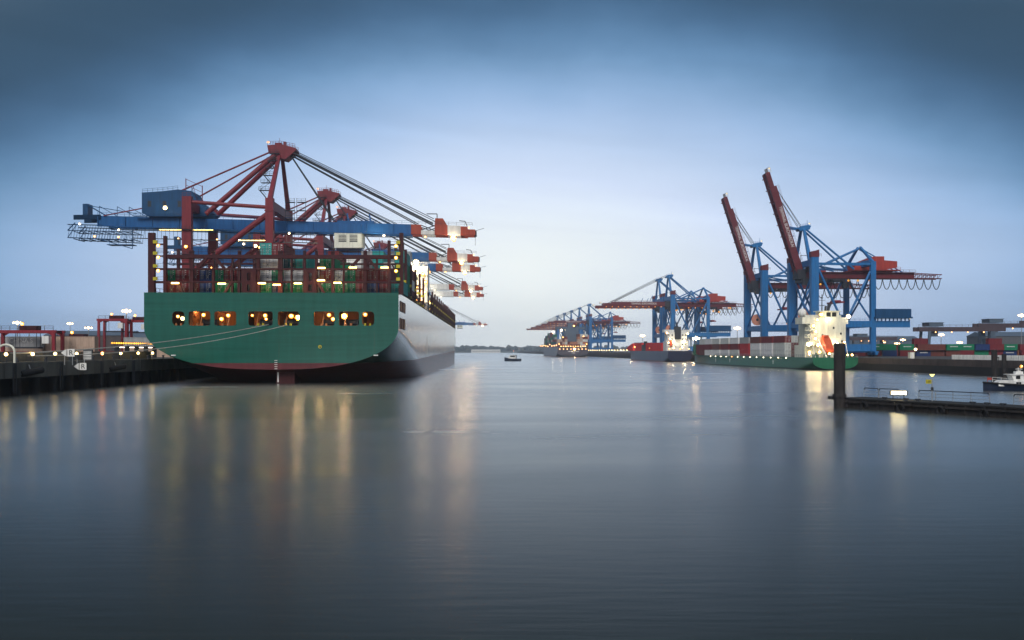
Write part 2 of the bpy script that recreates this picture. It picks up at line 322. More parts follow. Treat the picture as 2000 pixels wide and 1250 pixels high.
# ------------------------------------------------------------------ quays
SL = .0216                                      # left quay runs along (-SL, 1)
def lq(y, off=0): return -70.5 - SL*y + off     # x of the left quay edge
SR = .05
def rq(y, off=0): return 138.4 - SR*y + off
RZL = math.atan(SL); RZR = math.pi + math.atan(SR)
ZL, ZR = 5.0, 4.2
q = MB()
def slab(q, e, y0, y1, xo0, xo1, z0, z1, mi=0):
    vs = [(e(y0, xo0), y0, z0), (e(y0, xo1), y0, z0), (e(y1, xo1), y1, z0), (e(y1, xo0), y1, z0)]
    vs += [(x, y, z1) for x, y, z in vs]
    q.add(vs, [(0,3,2,1),(4,5,6,7),(0,1,5,4),(1,2,6,5),(2,3,7,6),(3,0,4,7)], mi)
slab(q, lq, 40, 2000, -900, -.45, 2.6, ZL)
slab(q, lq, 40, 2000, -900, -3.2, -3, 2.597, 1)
y = 60
while y < 420:                                   # front panels of the quay slab with joints between them
    slab(q, lq, y+.12, y+6.9, -.449, 0, 2.62, ZL-.02); y += 7
slab(q, lq, 420, 2000, -.449, 0, 2.62, ZL-.02)
struct(q.build('quay', [M['conc'], M['wet']]))
q = MB()
slab(q, rq, 150, 2500, .6, 1600, -3, ZR)
y = 150
while y < 700:
    slab(q, rq, y+.05, y+4.95, .25, .599, 2.3, ZR-.01, 1); y += 5
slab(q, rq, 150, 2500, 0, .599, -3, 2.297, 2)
slab(q, rq, 700, 2500, .25, .599, 2.3, ZR-.01, 1)
o = struct(q.build('quay', [M['asphalt'], M['brownw'], M['wet']]))
# piles below the left quay slab
pm = MB(); pm.tube((0, 0, -3), (0, 0, 2.6), .75, 12); pmesh = pm.mesh('quay_pile', M['wet'])
k = 0; y = 100
while y < 235:
    o = bpy.data.objects.new('quay_pile', pmesh); col.objects.link(o); o.location = (lq(y, -1.0), y, 0)
    tag(o, 'dark round pile standing in the water under the left quay slab', 'pile', 'piles under the left quay'); y += 6.2
# fenders, ladder, signs on the left quay wall
for y, nm in ((151.5, 'black cylindrical fender on the left quay wall nearest the frame edge'), (186, 'black cylindrical fender on the left quay wall close to the green ship')):
    f = MB(); f.tube((.55, -2.2, 3.2), (.55, 2.2, 3.75), .5, 14); f.tube((.55, -2.25, 3.19), (.55, -2.2, 3.2), .2, 8, 1); f.bar((.1, 0, 4.6), (.55, 0, 3.5), .1, None, 1)
    o = f.build('quay_fender', [M['black'], M['galv']]); o.location = (lq(y), y, 0); o.rotation_euler.z = RZL - R(18); tag(o, nm, 'fender', 'fenders on the left quay')
def rsign(y, x, z, label, up=-1.3, dx=0):
    t_ = thing('direction_sign', label, 'sign', (x, y, z), R(4), 'white R signs on the left quay')
    t_.location.x += dx
    s = MB(); s.prism_y([(-1.1, .65), (-.25, 0.05), (-.25, 1.25)], -.03, .03); s.prism_y([(-.12, .05), (1.0, .05), (1.0, 1.25), (-.12, 1.25)], -.03, .03); s.build('sign_board', M['white'], t_)
    text_on('R', 1.15, M['steel'], t_, 'lettering', (.45, -.045, .63))
    s = MB(); s.box(-.6, -.5, .03, .1, min(up, .6), max(up, .6)); s.box(.6, .7, .03, .1, min(up, .6), max(up, .6)); s.build('sign_post', M['galv'], t_)
rsign(158, (133-1000)/F*158, 5.75, 'white arrow sign with black R standing on top of the left quay')
o = rsign(168, lq(168, .12), 3.4, 'white arrow sign with black R hanging on the quay wall face', 1.9, 1.0)
# low grey wall behind the quay edge with lamps in front
g = MB(); slab(g, lq, 120, 215, -3.2, -2.9, ZL, 6.55); o = g.build('barrier_wall', M['pale']); tag(o, 'low grey wall running along the left quay behind the lamps', 'wall')
for i, (px, mt) in enumerate(((12, 'ye'), (64, 'ye'), (108, 'ye'), (150, 'ye'), (200, 'orr'), (236, 'ye'), (270, 'ye'), (298, 'ye'))):
    a = (px-1000)/F; y = -70.5-.9; y = y/(a+SL); x = a*y
    t_ = thing('quay_lamp', ORD[i+1]+' lamp from the left frame edge, '+('orange' if mt == 'orr' else 'yellow')+', low on the left quay edge', 'lamp', (x, y, ZL), 0, 'lamps along the left quay edge')
    s = MB(); s.tube((0, 0, 0), (0, 0, 1.0), .08); s.box(-.25, .25, -.1, .2, 1.5, 1.6); s.box(-.06, .06, .1, .2, .9, 1.55); s.build('lamp_post', M['steel'], t_)
    s = MB(); s.ball((0, -.02, 1.2), .27); s.build('lamp_glass', M[mt], t_); point(t_, (0, -.3, 1.25), 45, (1, .68, .25) if mt == 'ye' else (1, .4, .1))
# mooring bollards and ladders on the left quay
for k_ in range(9):
    y = 140+k_*9.5; s = MB(); s.tube((0, 0, 0), (0, 0, .55), .22, 10, 0, .17); s.tube((0, 0, .55), (0, 0, .75), .3, 10, 0, .26)
    o = s.build('bollard', M['steel']); o.location = (lq(y, -.7), y, ZL); tag(o, 'short dark mooring bollard on the left quay edge', 'bollard', 'bollards on the left quay edge')
for k_, y in enumerate((147, 163, 180, 196)):
    s = MB(); [s.bar((.1, dy, .2), (.1, dy, ZL), .08) for dy in (-.3, .3)]; [s.bar((.1, -.3, .5+.35*j), (.1, .3, .5+.35*j), .05) for j in range(13)]; s.box(-.02, .14, -.45, -.38, .6, ZL-.1); s.box(-.02, .14, .38, .45, .6, ZL-.1)
    o = s.build('quay_ladder', M['steel']); o.location = (lq(y, .03), y, 0); tag(o, ORD[k_+1]+' steel ladder from the left frame edge on the left quay wall', 'ladder', 'ladders on the left quay wall')
# bent white tube guard at the left frame edge
s = MB(); pts = [(-1.2, 0, 0), (-1.2, 0, 1.6)]+[(-1.2*math.cos(a_*math.pi/8), 0, 1.6+1.0*math.sin(a_*math.pi/8)) for a_ in range(1, 8)]+[(1.2, 0, 1.6), (1.2, 0, 0)]
s.path(pts, .16, 8); o = s.build('tube_guard', M['cream']); o.location = ((12-1000)/F*141, 141.0, ZL); tag(o, 'pale bent tube hoop standing at the left end of the quay edge', 'guard')
# ladder-like electrics cabinet
s = MB(); s.box(-.8, .8, -.3, .3, 0, 1.9); [s.box(-.7, .7, -.34, -.3, .2+.3*i, .34+.3*i, 1) for i in range(5)]
o = s.build('power_cabinet', [M['pale'], M['white']]); o.location = (lq(178, -1.6), 178, ZL); tag(o, 'grey louvred power cabinet on the left quay beside the orange lamp', 'cabinet')

# ------------------------------------------------------------------ ships
def section(hb, zd, zb, zt, ex, low=1.0, n=14, nv=7):
    pts = []
    for k in range(n+1):
        tt = (k/n)**1.8; z = zb+tt*(zt-zb); pts.append((hb*max(0, 1-(1-tt)**2)**(1/ex), z))
    for k in range(1, nv+1): pts.append((hb, zt+(zd-zt)*k/nv))
    if low < 1:
        q = []
        for x, z in pts:
            f = max(0, min(1, (z+1)/(zd+1))); q.append((x*(low+(1-low)*f**1.6), z))
        pts = q
    return pts
def hull_mb(secs, sx=1):
    """secs: (y, half section list); returns hull shell and deck"""
    h = MB(); n = len(secs[0][1]); vs = []
    for y, pts in secs:
        vs += [(-x, y, z) for x, z in reversed(pts)] + [(x, y, z) for x, z in pts[1:]]
    w_ = 2*n-1; fs = []
    for i in range(len(secs)-1):
        for j in range(w_-1): fs.append((i*w_+j, i*w_+j+1, (i+1)*w_+j+1, (i+1)*w_+j))
    h.add(vs, fs)
    d = MB()
    for (y0, a), (y1, c) in zip(secs, secs[1:]):
        x0, z0 = a[-1]; x1, z1 = c[-1]; z0 -= .25; z1 -= .25
        d.add([(-x0, y0, z0), (x0, y0, z0), (x1, y1, z1), (-x1, y1, z1)], [(0, 1, 2, 3)])
    return h, d
# ---- the big green container ship
HB = 25.5; LEN = 400
M['hull1'] = hullpaint('green hull', (.003, .108, .078), (.13, .022, .03), 4.2, .0075, .2, .5, 1.38, 1)
S1 = thing('container_ship', 'huge container ship with dark green stern moored at the left quay', 'container ship', (-48.4, 200, 0), RZL)
SM = Matrix.Translation((-48.4, 200, 0)) @ Matrix.Rotation(RZL, 4, 'Z')
def lerp(a, c, f): return a+(c-a)*max(0, min(1, f))
def zdeck(y): return 18.4 - .0012*y
secs = []
for y in [0, 2, 5, 9, 14, 20, 28, 38, 50, 65, 82, 100, 120, 145, 180, 220, 260, 300, 320, 336, 350, 362, 373, 383, 391, 397, 400]:
    zb = 2.9 if y == 0 else lerp(2.9, -9, (y/55)**.9)
    zt = lerp(11.3, 9.5, y/20) if y < 20 else lerp(9.5, -6, (y-20)/95)
    ex = lerp(2.6, 1.7, y/25) if y < 60 else lerp(1.7, 2.8, (y-60)/70)
    u = max(0, (y-318)/83); hb = HB*max(.01, (1-u**2.8)); low = 1-.75*u**1.1
    secs.append((y, section(hb, zdeck(y), zb, zt, ex, low)))
hm, dk = hull_mb(secs)
hm.build('hull', M['hull1'], S1, True); dk.build('deck', M['rust'], S1)
outer = [(-x, z) for x, z in reversed(secs[0][1])] + secs[0][1][1:]
def rr(x0, x1, z0, z1, r, n=4):
    p = []
    for cx, cz, a0 in ((x1-r, z0+r, -90), (x1-r, z1-r, 0), (x0+r, z1-r, 90), (x0+r, z0+r, 180)):
        for k in range(n+1): a_ = R(a0+90*k/n); p.append((cx+r*math.cos(a_), cz+r*math.sin(a_)))
    return p
PXM = 200/F
wins = [(337, 361), (369, 411), (419, 461), (485, 532), (542, 583), (612, 652), (661, 700), (706, 730)]
wh = [rr((a-530)*PXM, (c-530)*PXM, 11.75, 14.6, .45 if i not in (0, 7) else .8) for i, (a, c) in enumerate(wins)]
MB().plate(outer, wh, -.02, .22).build('transom', M['hull1'], S1)
# mooring deck behind the openings
i_ = MB(); i_.box(-22, 23, .3, 14, 11.3, 11.45); i_.box(-22, 23, .3, 14, 16.2, 16.4); i_.box(-22, 23, 13.8, 14, 11.45, 16.2); i_.box(-22, -21.8, .3, 13.8, 11.45, 16.2); i_.box(22.8, 23, .3, 13.8, 11.45, 16.2)
for px in (365, 415, 473, 537, 597, 656, 703):
    x = (px-530)*PXM; i_.box(x-.25, x+.25, 3, 9, 11.45, 16.2)
for x in (-17.5, -14.5, -9, -3.2, 2.6, 10, 14.5): i_.bar((x, .5, 11.45), (x+.5, 2.2, 16.2), .16)
i_.build('mooring_deck', M['inner'], S1)
for x in (-13, -1.5, 3.5, 11.5, 15.5):
    wn = MB(); wn.tube((x-1.2, 3.2, 12.5), (x+1.2, 3.2, 12.5), .6, 12); wn.box(x-1.5, x-1.25, 2.4, 4, 11.45, 13.1); wn.box(x+1.25, x+1.5, 2.4, 4, 11.45, 13.1); wn.box(x-1.7, x+1.7, 2.2, 4.4, 11.451, 11.75); wn.build('winch', M['steel'], S1)
for i in range(8):
    a, c = wins[i]; x = (a+c)/2; x = (x-530)*PXM
    bl = MB(); bl.tube((x-.7, .9, 11.45), (x-.7, .9, 12.25), .22, 8); bl.tube((x+.3, .9, 11.45), (x+.3, .9, 12.25), .22, 8); bl.build('bollard', M['yellow'] if i in (3, 4, 7) else M['inner'], S1)
for px, py, r, mt in ((345, 618, .25, 'ye'), (354, 622, .3, 'wh'), (395, 615, .3, 'wa'), (430, 623, .3, 'wa'), (443, 616, .3, 'wa'), (515, 616, .3, 'wa'), (517, 623, .22, 'wa'), (566, 617, .35, 'wa'), (580, 620, .42, 'big'),
                      (640, 615, .3, 'wa'), (648, 623, .3, 'wa'), (670, 617, .42, 'big'), (490, 616, .2, 'orr'), (711, 614, .3, 'wa')):
    lamp(S1, ((px-530)*PXM, 1.1, EYE+(684-py)*201/F), r, mt)
rd = MB(); rd.prism_x([(2.0, 3.2), (2.0, -7), (9, -7), (8, 3.5)], .5, 4.2); rd.build('rudder', M['rust'], S1)
dm = MB(); dm.box(.72, 1.0, 1.96, 2.0, .3, 3.1); [dm.box(.6, 1.15, -.08, -.021, 3.0+.42*i, 3.12+.42*i) for i in range(5)]; dm.build('draught_marks', M['white'], S1)
for px, py, wd in ((340, 695, .9), (733, 695, .9)):
    x = (px-530)*PXM; z = EYE+(684-py)*PXM; d_ = MB(); d_.box(x-wd/2, x+wd/2, -.2, -.021, z, z+.22); d_.build('fairlead', M['white'], S1)
d_ = MB(); d_.tube((9.7, -.06, 7.5), (9.7, -.021, 7.5), .36, 16); d_.tube((9.75, -.09, 7.42), (9.75, -.061, 7.42), .17, 10, 1); d_.build('emblem', [M['yellow'], M['steel']], S1)
# openings in the starboard side close to the stern
for z0, z1, ys in ((14.9, 16.8, ((3.2, 8.5), (9.6, 15.5))), (11.3, 13.3, ((3, 6), (7, 10.6), (11.6, 15)))):
    for y0, y1 in ys:
        d_ = MB(); d_.box(HB-.3, HB+.04, y0, y1, z0, z1, 0)
        for a_ in ((y0-.12, y0, z0-.12, z1+.12), (y1, y1+.12, z0-.12, z1+.12), (y0, y1, z0-.12, z0), (y0, y1, z1, z1+.12)): d_.box(HB-.2, HB+.09, *a_, 1)
        d_.build('side_opening', [M['inner'], M['rust']], S1)
for y, z0 in ((90, 5.5), (205, 6.5), (330, 8)):
    d_ = MB(); hb_ = HB*(1-max(0, (y-318)/83)**2.8)
    d_.box(hb_-.1, hb_+.05, y-.25, y-.1, z0, z0+5.4); [d_.box(hb_-.1, hb_+.05, y+.1, y+.7, z0+.2+.55*k_, z0+.45+.55*k_) for k_ in range(10)]; d_.build('draught_marks', M['white'], S1)
# bulwark rail on the starboard edge
r_ = MB(); r_.rail([(HB-.3, y, zdeck(y)-.2) for y in range(4, 315, 14)], 1.9, .07, 2.4, 0, 3); r_.rail([(-HB+.3, y, zdeck(y)-.2) for y in range(4, 60, 14)], 1.5, .05, 2.4); r_.build('railing', M['rust'], S1)
# stern lashing bridge: columns, beams, braces, boxes with doors (pixel columns of the stern plane read as metres)
ZB = 26.3
def px1(px, y=3.5): return (px-530)*(200+y)/F
def pz1(py, y=3.5): return EYE+(684-py)*(200+y)/F
lb = MB()
for px, wd in ((368, .8), (410, .5), (447, .35), (460, .5), (497, .7), (540, .9), (562, .3), (587, .5), (610, .5), (642, .6), (663, .35), (705, .7), (728, .35)):
    lb.box(px1(px)-wd/2, px1(px)+wd/2, 3.1, 3.9, 18.2, ZB+.9 if wd >= .5 else ZB)
lb.box(px1(318), px1(778), 2.9, 4.4, ZB-.75, ZB)
for z in (20.75, 23.4): lb.box(px1(290), px1(778), 2.9, 4.2, z-.16, z+.16)
for a, c in ((380, 432), (676, 728)):
    mid = (a+c)/2; lb.bar((px1(a), 3.2, 23.5), (px1(mid-8), 3.2, ZB-.6), .55); lb.bar((px1(c), 3.2, 23.5), (px1(mid+8), 3.2, ZB-.6), .55)
for a, c in ((352, 340), (432, 446), (626, 612)): lb.bar((px1(a), 3.2, 18.4), (px1(c), 3.2, 20.8), .5)
lb.rail([(px1(300), 2.95, ZB), (px1(775), 2.95, ZB)], 1.15, .04, 2.2)
lb.build('lashing_bridge', M['rust'], S1)
for a, c in ((466, 494), (587, 611)):
    x0, x1 = px1(a), px1(c); cx = (x0+x1)/2
    MB().plate([(x0, 18.3), (x1, 18.3), (x1, 23.2), (x0, 23.2)], [rr(cx-.35, cx+.35, 18.9, 20.2, .2), rr(cx-.35, cx+.35, 21.0, 22.6, .2)], 2.6, .8).build('lashing_locker', M['rust'], S1)
for px0, px_1, tops in ((292, 318, (456, 462)), (752, 776, (470, 455))):
    tw = MB(); ww = (1.3, .6) if px0 < 400 else (.6, .8)
    for px, tp, wd in zip((px0, px_1), tops, ww): tw.box(px1(px)-wd/2, px1(px)+wd/2, 2.6, 3.6, 18.2, pz1(tp))
    for z in (20.6, 23.3, 26.0, 28.4): tw.box(px1(px0), px1(px_1), 2.7, 3.5, z-.13, z+.13); tw.rail([(px1(px0), 2.7, z+.13), (px1(px_1), 2.7, z+.13)], 1, .03, 1.3)
    tw.build('lashing_tower', M['rust'], S1)
    for z in (28.1, 25.7, 23.0): lamp(S1, (px1(px0+14), 2.5, z), .26, 'ye')
    for k, z in enumerate((28.9, 26.6, 24.0, 21.4)): d_ = MB(); d_.box(px1(px_1)-1.0 if px0 > 400 else px1(px0)+.5, px1(px_1)-.2 if px0 > 400 else px1(px0)+1.3, 2.2, 2.6, z-.4, z+.25); d_.build('gear_bin', M['yellow'], S1)
for px, py, mt in ((338, 553, 'ye'), (428, 554, 'ye'), (506, 553, 'ye'), (576, 553, 'ye'), (621, 547, 'ye'), (653, 552, 'ye'), (535, 556, 'orr'), (622, 523, 'sml'), (683, 522, 'sml'), (745, 522, 'sml')):
    d_ = MB(); x, z = px1(px, 2.4), pz1(py, 2.4); d_.box(x-.75, x+.75, 2.25, 2.5, z-.16, z+.12); d_.box(x-.8, x+.8, 2.2, 2.6, z+.121, z+.22, 1); point(S1, (x, 1.5, z-.5), 150 if mt != 'sml' else 60, (1, .78, .28) if mt != 'orr' else (1, .4, .1), .3); d_.build('tube_lamp', [M['tube'] if mt != 'orr' else M['orr'], M['steel']], S1)
# lashing bridges further forward
LBY = [20.5+14.55*i for i in range(27)]
for i, y in enumerate(LBY):
    if y > 384 or 92 < y < 108: continue
    u = max(0, (y-318)/83); hb = HB*(1-u**2.8)-.35; zd = zdeck(y)-.25; top = 29.2 if i == 0 else (27.2 if y < 92 else 25.8)
    k = MB()
    nx = max(2, round(2*hb/8))
    for j in range(nx+1):
        x = -hb+2*hb*j/nx; k.box(x-.28, x+.28, y, y+.9, zd, top if j in (0, nx) else top-1.2)
    k.box(-hb, hb, y-.2, y+1.1, top-3.4, top-3.05); k.box(-hb, hb, y-.2, y+1.1, zd+2.4, zd+2.65)
    k.bar((hb, y+.45, zd), (hb-3, y+.45, top-3.2), .3); k.bar((-hb, y+.45, zd), (-hb+3, y+.45, top-3.2), .3)
    k.rail([(-hb, y-.2, top-3.05), (hb, y-.2, top-3.05)], 1.1, .04, 2.5); k.rail([(hb+.1, y-.2, top-3.05), (hb+.1, y+3.2, top-3.05)], 1.1, .05, 1.1); k.box(hb-1.4, hb+.15, y, y+3.2, top-3.2, top-3.06)
    k.box(hb-1.4, hb+.15, y, y+3.2, zd+2.45, zd+2.6); k.box(hb-.2, hb+.1, y+3.0, y+3.3, zd, top-2.5)
    k.build('lashing_bridge', M['rust'], S1)
    for z in (zd+1.2, zd+3.9): d_ = MB(); d_.box(hb-.9, hb+.2, y-.55, y-.22, z-.3, z+.3); d_.build('gear_bin', M['yellow'], S1)
    if y > 30: lamp(S1, (hb-.8, y-.5, top-3.7), .22, 'sml'); lamp(S1, (hb-.8, y-.5, zd+2.1), .2, 'sml')
for i, y in enumerate(LBY):                       # lower lashing platforms between the bridges
    y += 7.3
    if y > 384 or y < 100: continue
    u = max(0, (y-318)/83); hb = HB*(1-u**2.8)-.35; zd = zdeck(y)-.25; k = MB()
    for x in (-hb, -hb+4, 0, hb-4, hb): k.box(x-.2, x+.2, y, y+.6, zd, zd+5.6)
    for z in (zd+2.4, zd+4.9): k.box(-hb, hb, y-.2, y+.8, z, z+.25); k.rail([(hb+.1, y-3.6, z+.25), (hb+.1, y+3.4, z+.25)], 1.1, .06, 1.1); k.box(hb-1.3, hb+.15, y-3.6, y+3.4, z+.08, z+.22)
    k.build('lashing_platform', M['rust'], S1); lamp(S1, (hb-.6, y-.4, zd+4.3), .2, 'sml'); lamp(S1, (hb-.6, y-.4, zd+1.6), .18, 'sml')
for x in (-17, -8, 0, 8, 17):                     # light inside the mooring deck
    ld = bpy.data.lights.new('mooring_deck_lamp', 'POINT'); ld.energy = 420; ld.color = (1, .62, .26); ld.shadow_soft_size = .25
    lo = bpy.data.objects.new('mooring_deck_light', ld); col.objects.link(lo); lo.parent = S1; lo.location = (x+.8, 5.5, 15.4)
# hatch covers
hc = MB()
for y0, y1 in [(5, 19)]+[(a+2, a+13) for a in LBY if a < 372]:
    u = max(0, (y1-318)/83); hb = HB*(1-u**2.8)-1.5; hc.box(-hb, hb, y0, y1, zdeck(y0)-.3, zdeck(y0)+.15)
hc.build('hatch_cover', M['rust'], S1)
# accommodation block and funnel
dh = MB(); dh.box(-22, 25.2, 96, 106, 18.3, 31.5); dh.box(-24.5, 25.4, 95.5, 104, 31.5, 31.9); dh.box(-10, 12, 97, 105, 31.9, 34.5)
for z in (21.2, 23.9, 26.6, 29.3): dh.box(-21, 25.35, 95.2, 96.2, z-.12, z+.1)
dh.rail([(-24, 95.5, 31.9), (25.2, 95.5, 31.9)], 1.1, .04, 2.4)
dh.build('deckhouse', M['white'], S1)
for z in (19.9, 22.6, 25.3, 28.0):
    for x in range(-18, 25, 4):
        d_ = MB(); d_.box(x-.4, x+.4, 95.93, 95.99, z-.3, z+.6); d_.build('window', M['glass'], S1)
fn = MB(); fn.box(14, 20, 98, 105, 31.9, 36.5); fn.tube((17, 101, 36.5), (17, 101, 39.5), .9, 10, 1); fn.tube((15.4, 101, 36.5), (15.4, 101, 38.6), .5, 10, 1); fn.build('funnel', [M['greyb'], M['steel']], S1)
for x, y, z, r, mt in ((22, 94.5, 33.0, .55, 'bigw'), (24.6, 94.6, 31.2, .5, 'bigw'), (20, 94.6, 29, .45, 'lit'), (21.5, 94.4, 26, .45, 'lit'), (23, 94.4, 21.5, .4, 'lit'), (24, 94.4, 29.4, .4, 'wa'), (24.8, 94.4, 27, .4, 'wa'), (24.6, 94.4, 24, .35, 'wa'), (10, 94.5, 30.5, .4, 'wh'), (-3, 94.5, 30.5, .4, 'wh'), (24.9, 107, 31, .4, 'wa')):
    lamp(S1, (x, y, z), r, mt)
point(S1, (21, 92.6, 31), 3500, (1, .8, .5), .4); point(S1, (23, 92.8, 24), 1500, (1, .7, .36), .3)
fm = MB(); fm.tube((0, 382, 19), (0, 382, 38), .4, 8, 0, .2); fm.bar((-2.5, 382, 34), (2.5, 382, 34), .25); fm.box(-5, 5, 380, 388, 18, 20.5); fm.build('foremast', M['white'], S1)
bw = MB()
for (y0, a), (y1, c) in zip(secs[-9:], secs[-8:]):
    for s in (-1, 1): bw.add([(s*a[-1][0], y0, a[-1][1]), (s*c[-1][0], y1, c[-1][1]), (s*c[-1][0], y1, c[-1][1]+1.6), (s*a[-1][0], y0, a[-1][1]+1.6)], [(0, 1, 2, 3)])
bw.build('bulwark', M['rust'], S1)
# mooring ropes from the stern to the quay
def rope(p, q_, sag, label):
    pts = []
    for k in range(17):
        f = k/16; v = Vector(p).lerp(Vector(q_), f); v.z -= sag*4*f*(1-f); pts.append(v)
    o = MB().path(pts, .07, 5).build('mooring_rope', M['rope']); tag(o, label, 'mooring rope', 'stern mooring ropes')
def w1(x, y, z): return SM @ Vector((x, y, z))
rope(w1(-.6, -.05, 12.0), (lq(150, -4), 150, 6.3), 1.1, 'upper pale mooring rope from the fourth stern opening down to the quay')
rope(w1(3.2, -.05, 11.9), (lq(156, -4), 156, 5.9), 1.6, 'lower pale mooring rope from the fifth stern opening down to the quay')
rope(w1(-.9, -.05, 11.9), (lq(152, -4), 152, 6.2), 1.0, 'pale mooring rope doubling the upper one across the green stern')
# ------------------------------------------------------------------ containers on the big ship
grp = 'containers on the big green ship'
b1 = {0: '.RRRNGGGDGNGGDGGGRNRT', 1: '.GRRNGRR.WGWWDRWGRRR.', 2: '.........WWET.G......', 3: '.........TR..........'}
KEY = {'R': 'dark red', 'B': 'brown', 'N': 'navy blue', 'G': 'green', 'W': 'white', 'T': 'teal', 'E': 'dark teal', 'D': 'grey', '.': None}
for tier, row in b1.items():
    for c, ch in enumerate(row):
        if KEY[ch]: container(KEY[ch], 2.47*(c-10), 5.6, 18.6+2.6*tier, f'{KEY[ch]} container {ORD[c+1]} across, {TIER[tier]} tier, stack directly behind the green stern', grp, doors=True, parent_mat=SM)
b2 = {0: '..BRGGRBGNGGRGRBGRWG', 1: '....BRGRGDWTRBGRBGTG', 2: '..........WRB.GWDTWG', 3: '.............R..DT.T'}
for tier, row in b2.items():
    for c, ch in enumerate(row):
        if ch != '.' : container({'B': 'brown'}.get(ch, KEY[ch]), -25+2.5*(c+.5), 22.8, 18.7+2.6*tier, f'{KEY[ch]} container {ORD[c+1]} across, {TIER[tier]} tier, second stack forward of the green stern', grp, parent_mat=SM)
for tier, row in {0: 'WR', 1: 'TW', 2: 'WR'}.items():
    for c, ch in enumerate(row): container(KEY[ch], 21.25+2.5*c, 37.4, 18.8+2.6*tier, f'{KEY[ch]} container, {"outer" if c else "inner"} column, {TIER[tier]} tier, third stack from the green stern', grp, parent_mat=SM)
# ------------------------------------------------------------------ red and blue gantry cranes on the left quay
def crane_left(label):
    C = thing('gantry_crane', label, 'gantry crane', (0, 0, 0), RZL, 'red and blue gantry cranes on the left quay')
    O = (0, 0, -ZL); G = 26.8; H = 15.0
    g = lambda x: 50.6-.025*x                   # top of the girder
    mb = lambda: MB(O)
    for s in (-1, 1):
        a = mb(); a.box(-1.3, 1.3, s*H-1.1, s*H+1.1, ZL+1.2, 56.5); a.box(-1.5, 1.5, s*H-1.3, s*H+1.3, 52.2, 52.6); a.build('leg', M['cred'], C)
        a = mb(); a.box(-G-1.5, -G+1.5, s*H-1.1, s*H+1.1, ZL+1.2, 57.0); a.rail([(-G-1.4, s*H-1, 57), (-G+1.4, s*H-1, 57)], 1.2, .05, 1.2); a.build('leg', M['cred'], C)
        a = mb(); a.tube((-.5, s*H, 51.5), (-G+1, s*H, 32), .95, 10); a.build('diagonal_brace', M['cred'], C)
        a = mb(); a.tube((-1.3, s*H, 53.6), (-G+1.5, s*H, 55.2), .62, 10); a.build('upper_strut', M['cred'], C)
        a = mb(); a.tube((-1.2, s*H, 17), (-G+1.4, s*H, 17), 1.0, 10); a.build('portal_beam', M['cred'], C)
        a = mb(); a.bar((0, s*H, 56), (.4, s*2.2, 73.5), 1.5, 1.3, 0, .75); a.build('mast_leg', M['cred'], C)
        a = mb(); a.tube((-.6, s*2.4, 73.6), (-23.6, s*5, 52.6), .85, 10); a.build('back_brace', M['cred'], C)
        a = mb(); a.tube((-2.2, s*2.5, 74.3), (-34 if s < 0 else -28, s*3.5, 60.0), .3, 8); a.build('backstay', M['cred'], C)
        a = mb(); a.tube((4.6, s*2.4, 74.2), (52.6, s*3.4, g(52.6)+.6), .27, 8); a.tube((4.9, s*2.4, 75), (52.9, s*3.4, g(52.6)+2.2), .14, 6)
        a.tube((4.2, s*1.6, 73.4), (47.6, s*3.4, g(47.6)+.3), .2, 6); a.build('forestay', M['steel'], C)
        a = mb(); a.tube((4, s*1.4, 73.2), (19, s*3.4, g(19)+.4), .2, 6); a.build('inner_stay', M['steel'], C)
        x0 = -68 if s < 0 else -67
        a = mb(); a.add([], [])
        for xa, xb in ((x0+8, 45.2),):
            vs = []
            for x in (xa, xb):
                for y in (s*3.6-.75, s*3.6+.75):
                    for z in (g(x)-3.3, g(x)): vs.append((x, y, z))
            a.add(vs, [(0,1,3,2),(4,6,7,5),(0,4,5,1),(2,3,7,6),(0,2,6,4),(1,5,7,3)])
            a.bar((xa, s*4.7, g(xa)-3.5), (xb, s*4.7, g(xb)-3.5), .9, .25)
            a.rail([(xa, s*4.7, g(xa)), (xb, s*4.7, g(xb))], 1.1, .045, 3)
            for k in range(int(xa), int(xb), 9): a.box(k, k+.25, s*3.6-1.2, s*3.6+1.2, g(k)-3.5, g(k)-.2)
        a.build('girder', M['cblue'], C)
        a = mb()                                # banded boom tip
        def seg(xa, xb, za, zb_, mi, w0=.75):
            vs = []
            for x in (xa, xb):
                for y in (s*3.4-w0, s*3.4+w0):
                    for z in (g(x)-za, g(x)+zb_): vs.append((x, y, z))
            a.add(vs, [(0,1,3,2),(4,6,7,5),(0,4,5,1),(2,3,7,6),(0,2,6,4),(1,5,7,3)], mi)
        seg(45.2, 48.6, 3.3, 0, 0); seg(48.6, 53.2, 3.3, -1.9, 1); seg(53.2, 57.6, 3.3, .1, 0); seg(57.6, 62, 3.3, 0, 1); seg(62, 64.4, 3.3, -.2, 0); seg(64.4, 67, 3.0, -1.1, 0, .5)
        a.bar((48.6, s*3.4, g(48)-.1), (53.2, s*3.4, g(53)-1.8), .3, None, 2); a.bar((48.6, s*3.4, g(48)-1.8), (53.2, s*3.4, g(53)-.1), .3, None, 2)
        a.add([(53.2, s*3.4-.7, g(53)), (56, s*3.4-.7, g(53)+2.3), (53.4, s*3.4-.7, g(53)+2.3), (57.4, s*3.4-.7, g(53)), (53.2, s*3.4+.7, g(53)), (56, s*3.4+.7, g(53)+2.3), (53.4, s*3.4+.7, g(53)+2.3), (57.4, s*3.4+.7, g(53))], [(0,3,1,2),(4,6,5,7),(0,2,6,4),(2,1,5,6),(1,3,7,5)])
        a.build('boom_tip', [M['corange'], M['cwhite'], M['steel']], C)
    a = mb()
    for x in (67.0, 62.3, 30, 12): a.box(x-.4, x+.4, -3.4, 3.4, g(x)-2.8, g(x)-1.4)
    a.rail([(45.5, -4.3, g(45)), (52.5, -4.3, g(52)), (66, -4.3, g(66))], 1.1, .045, 2.5)
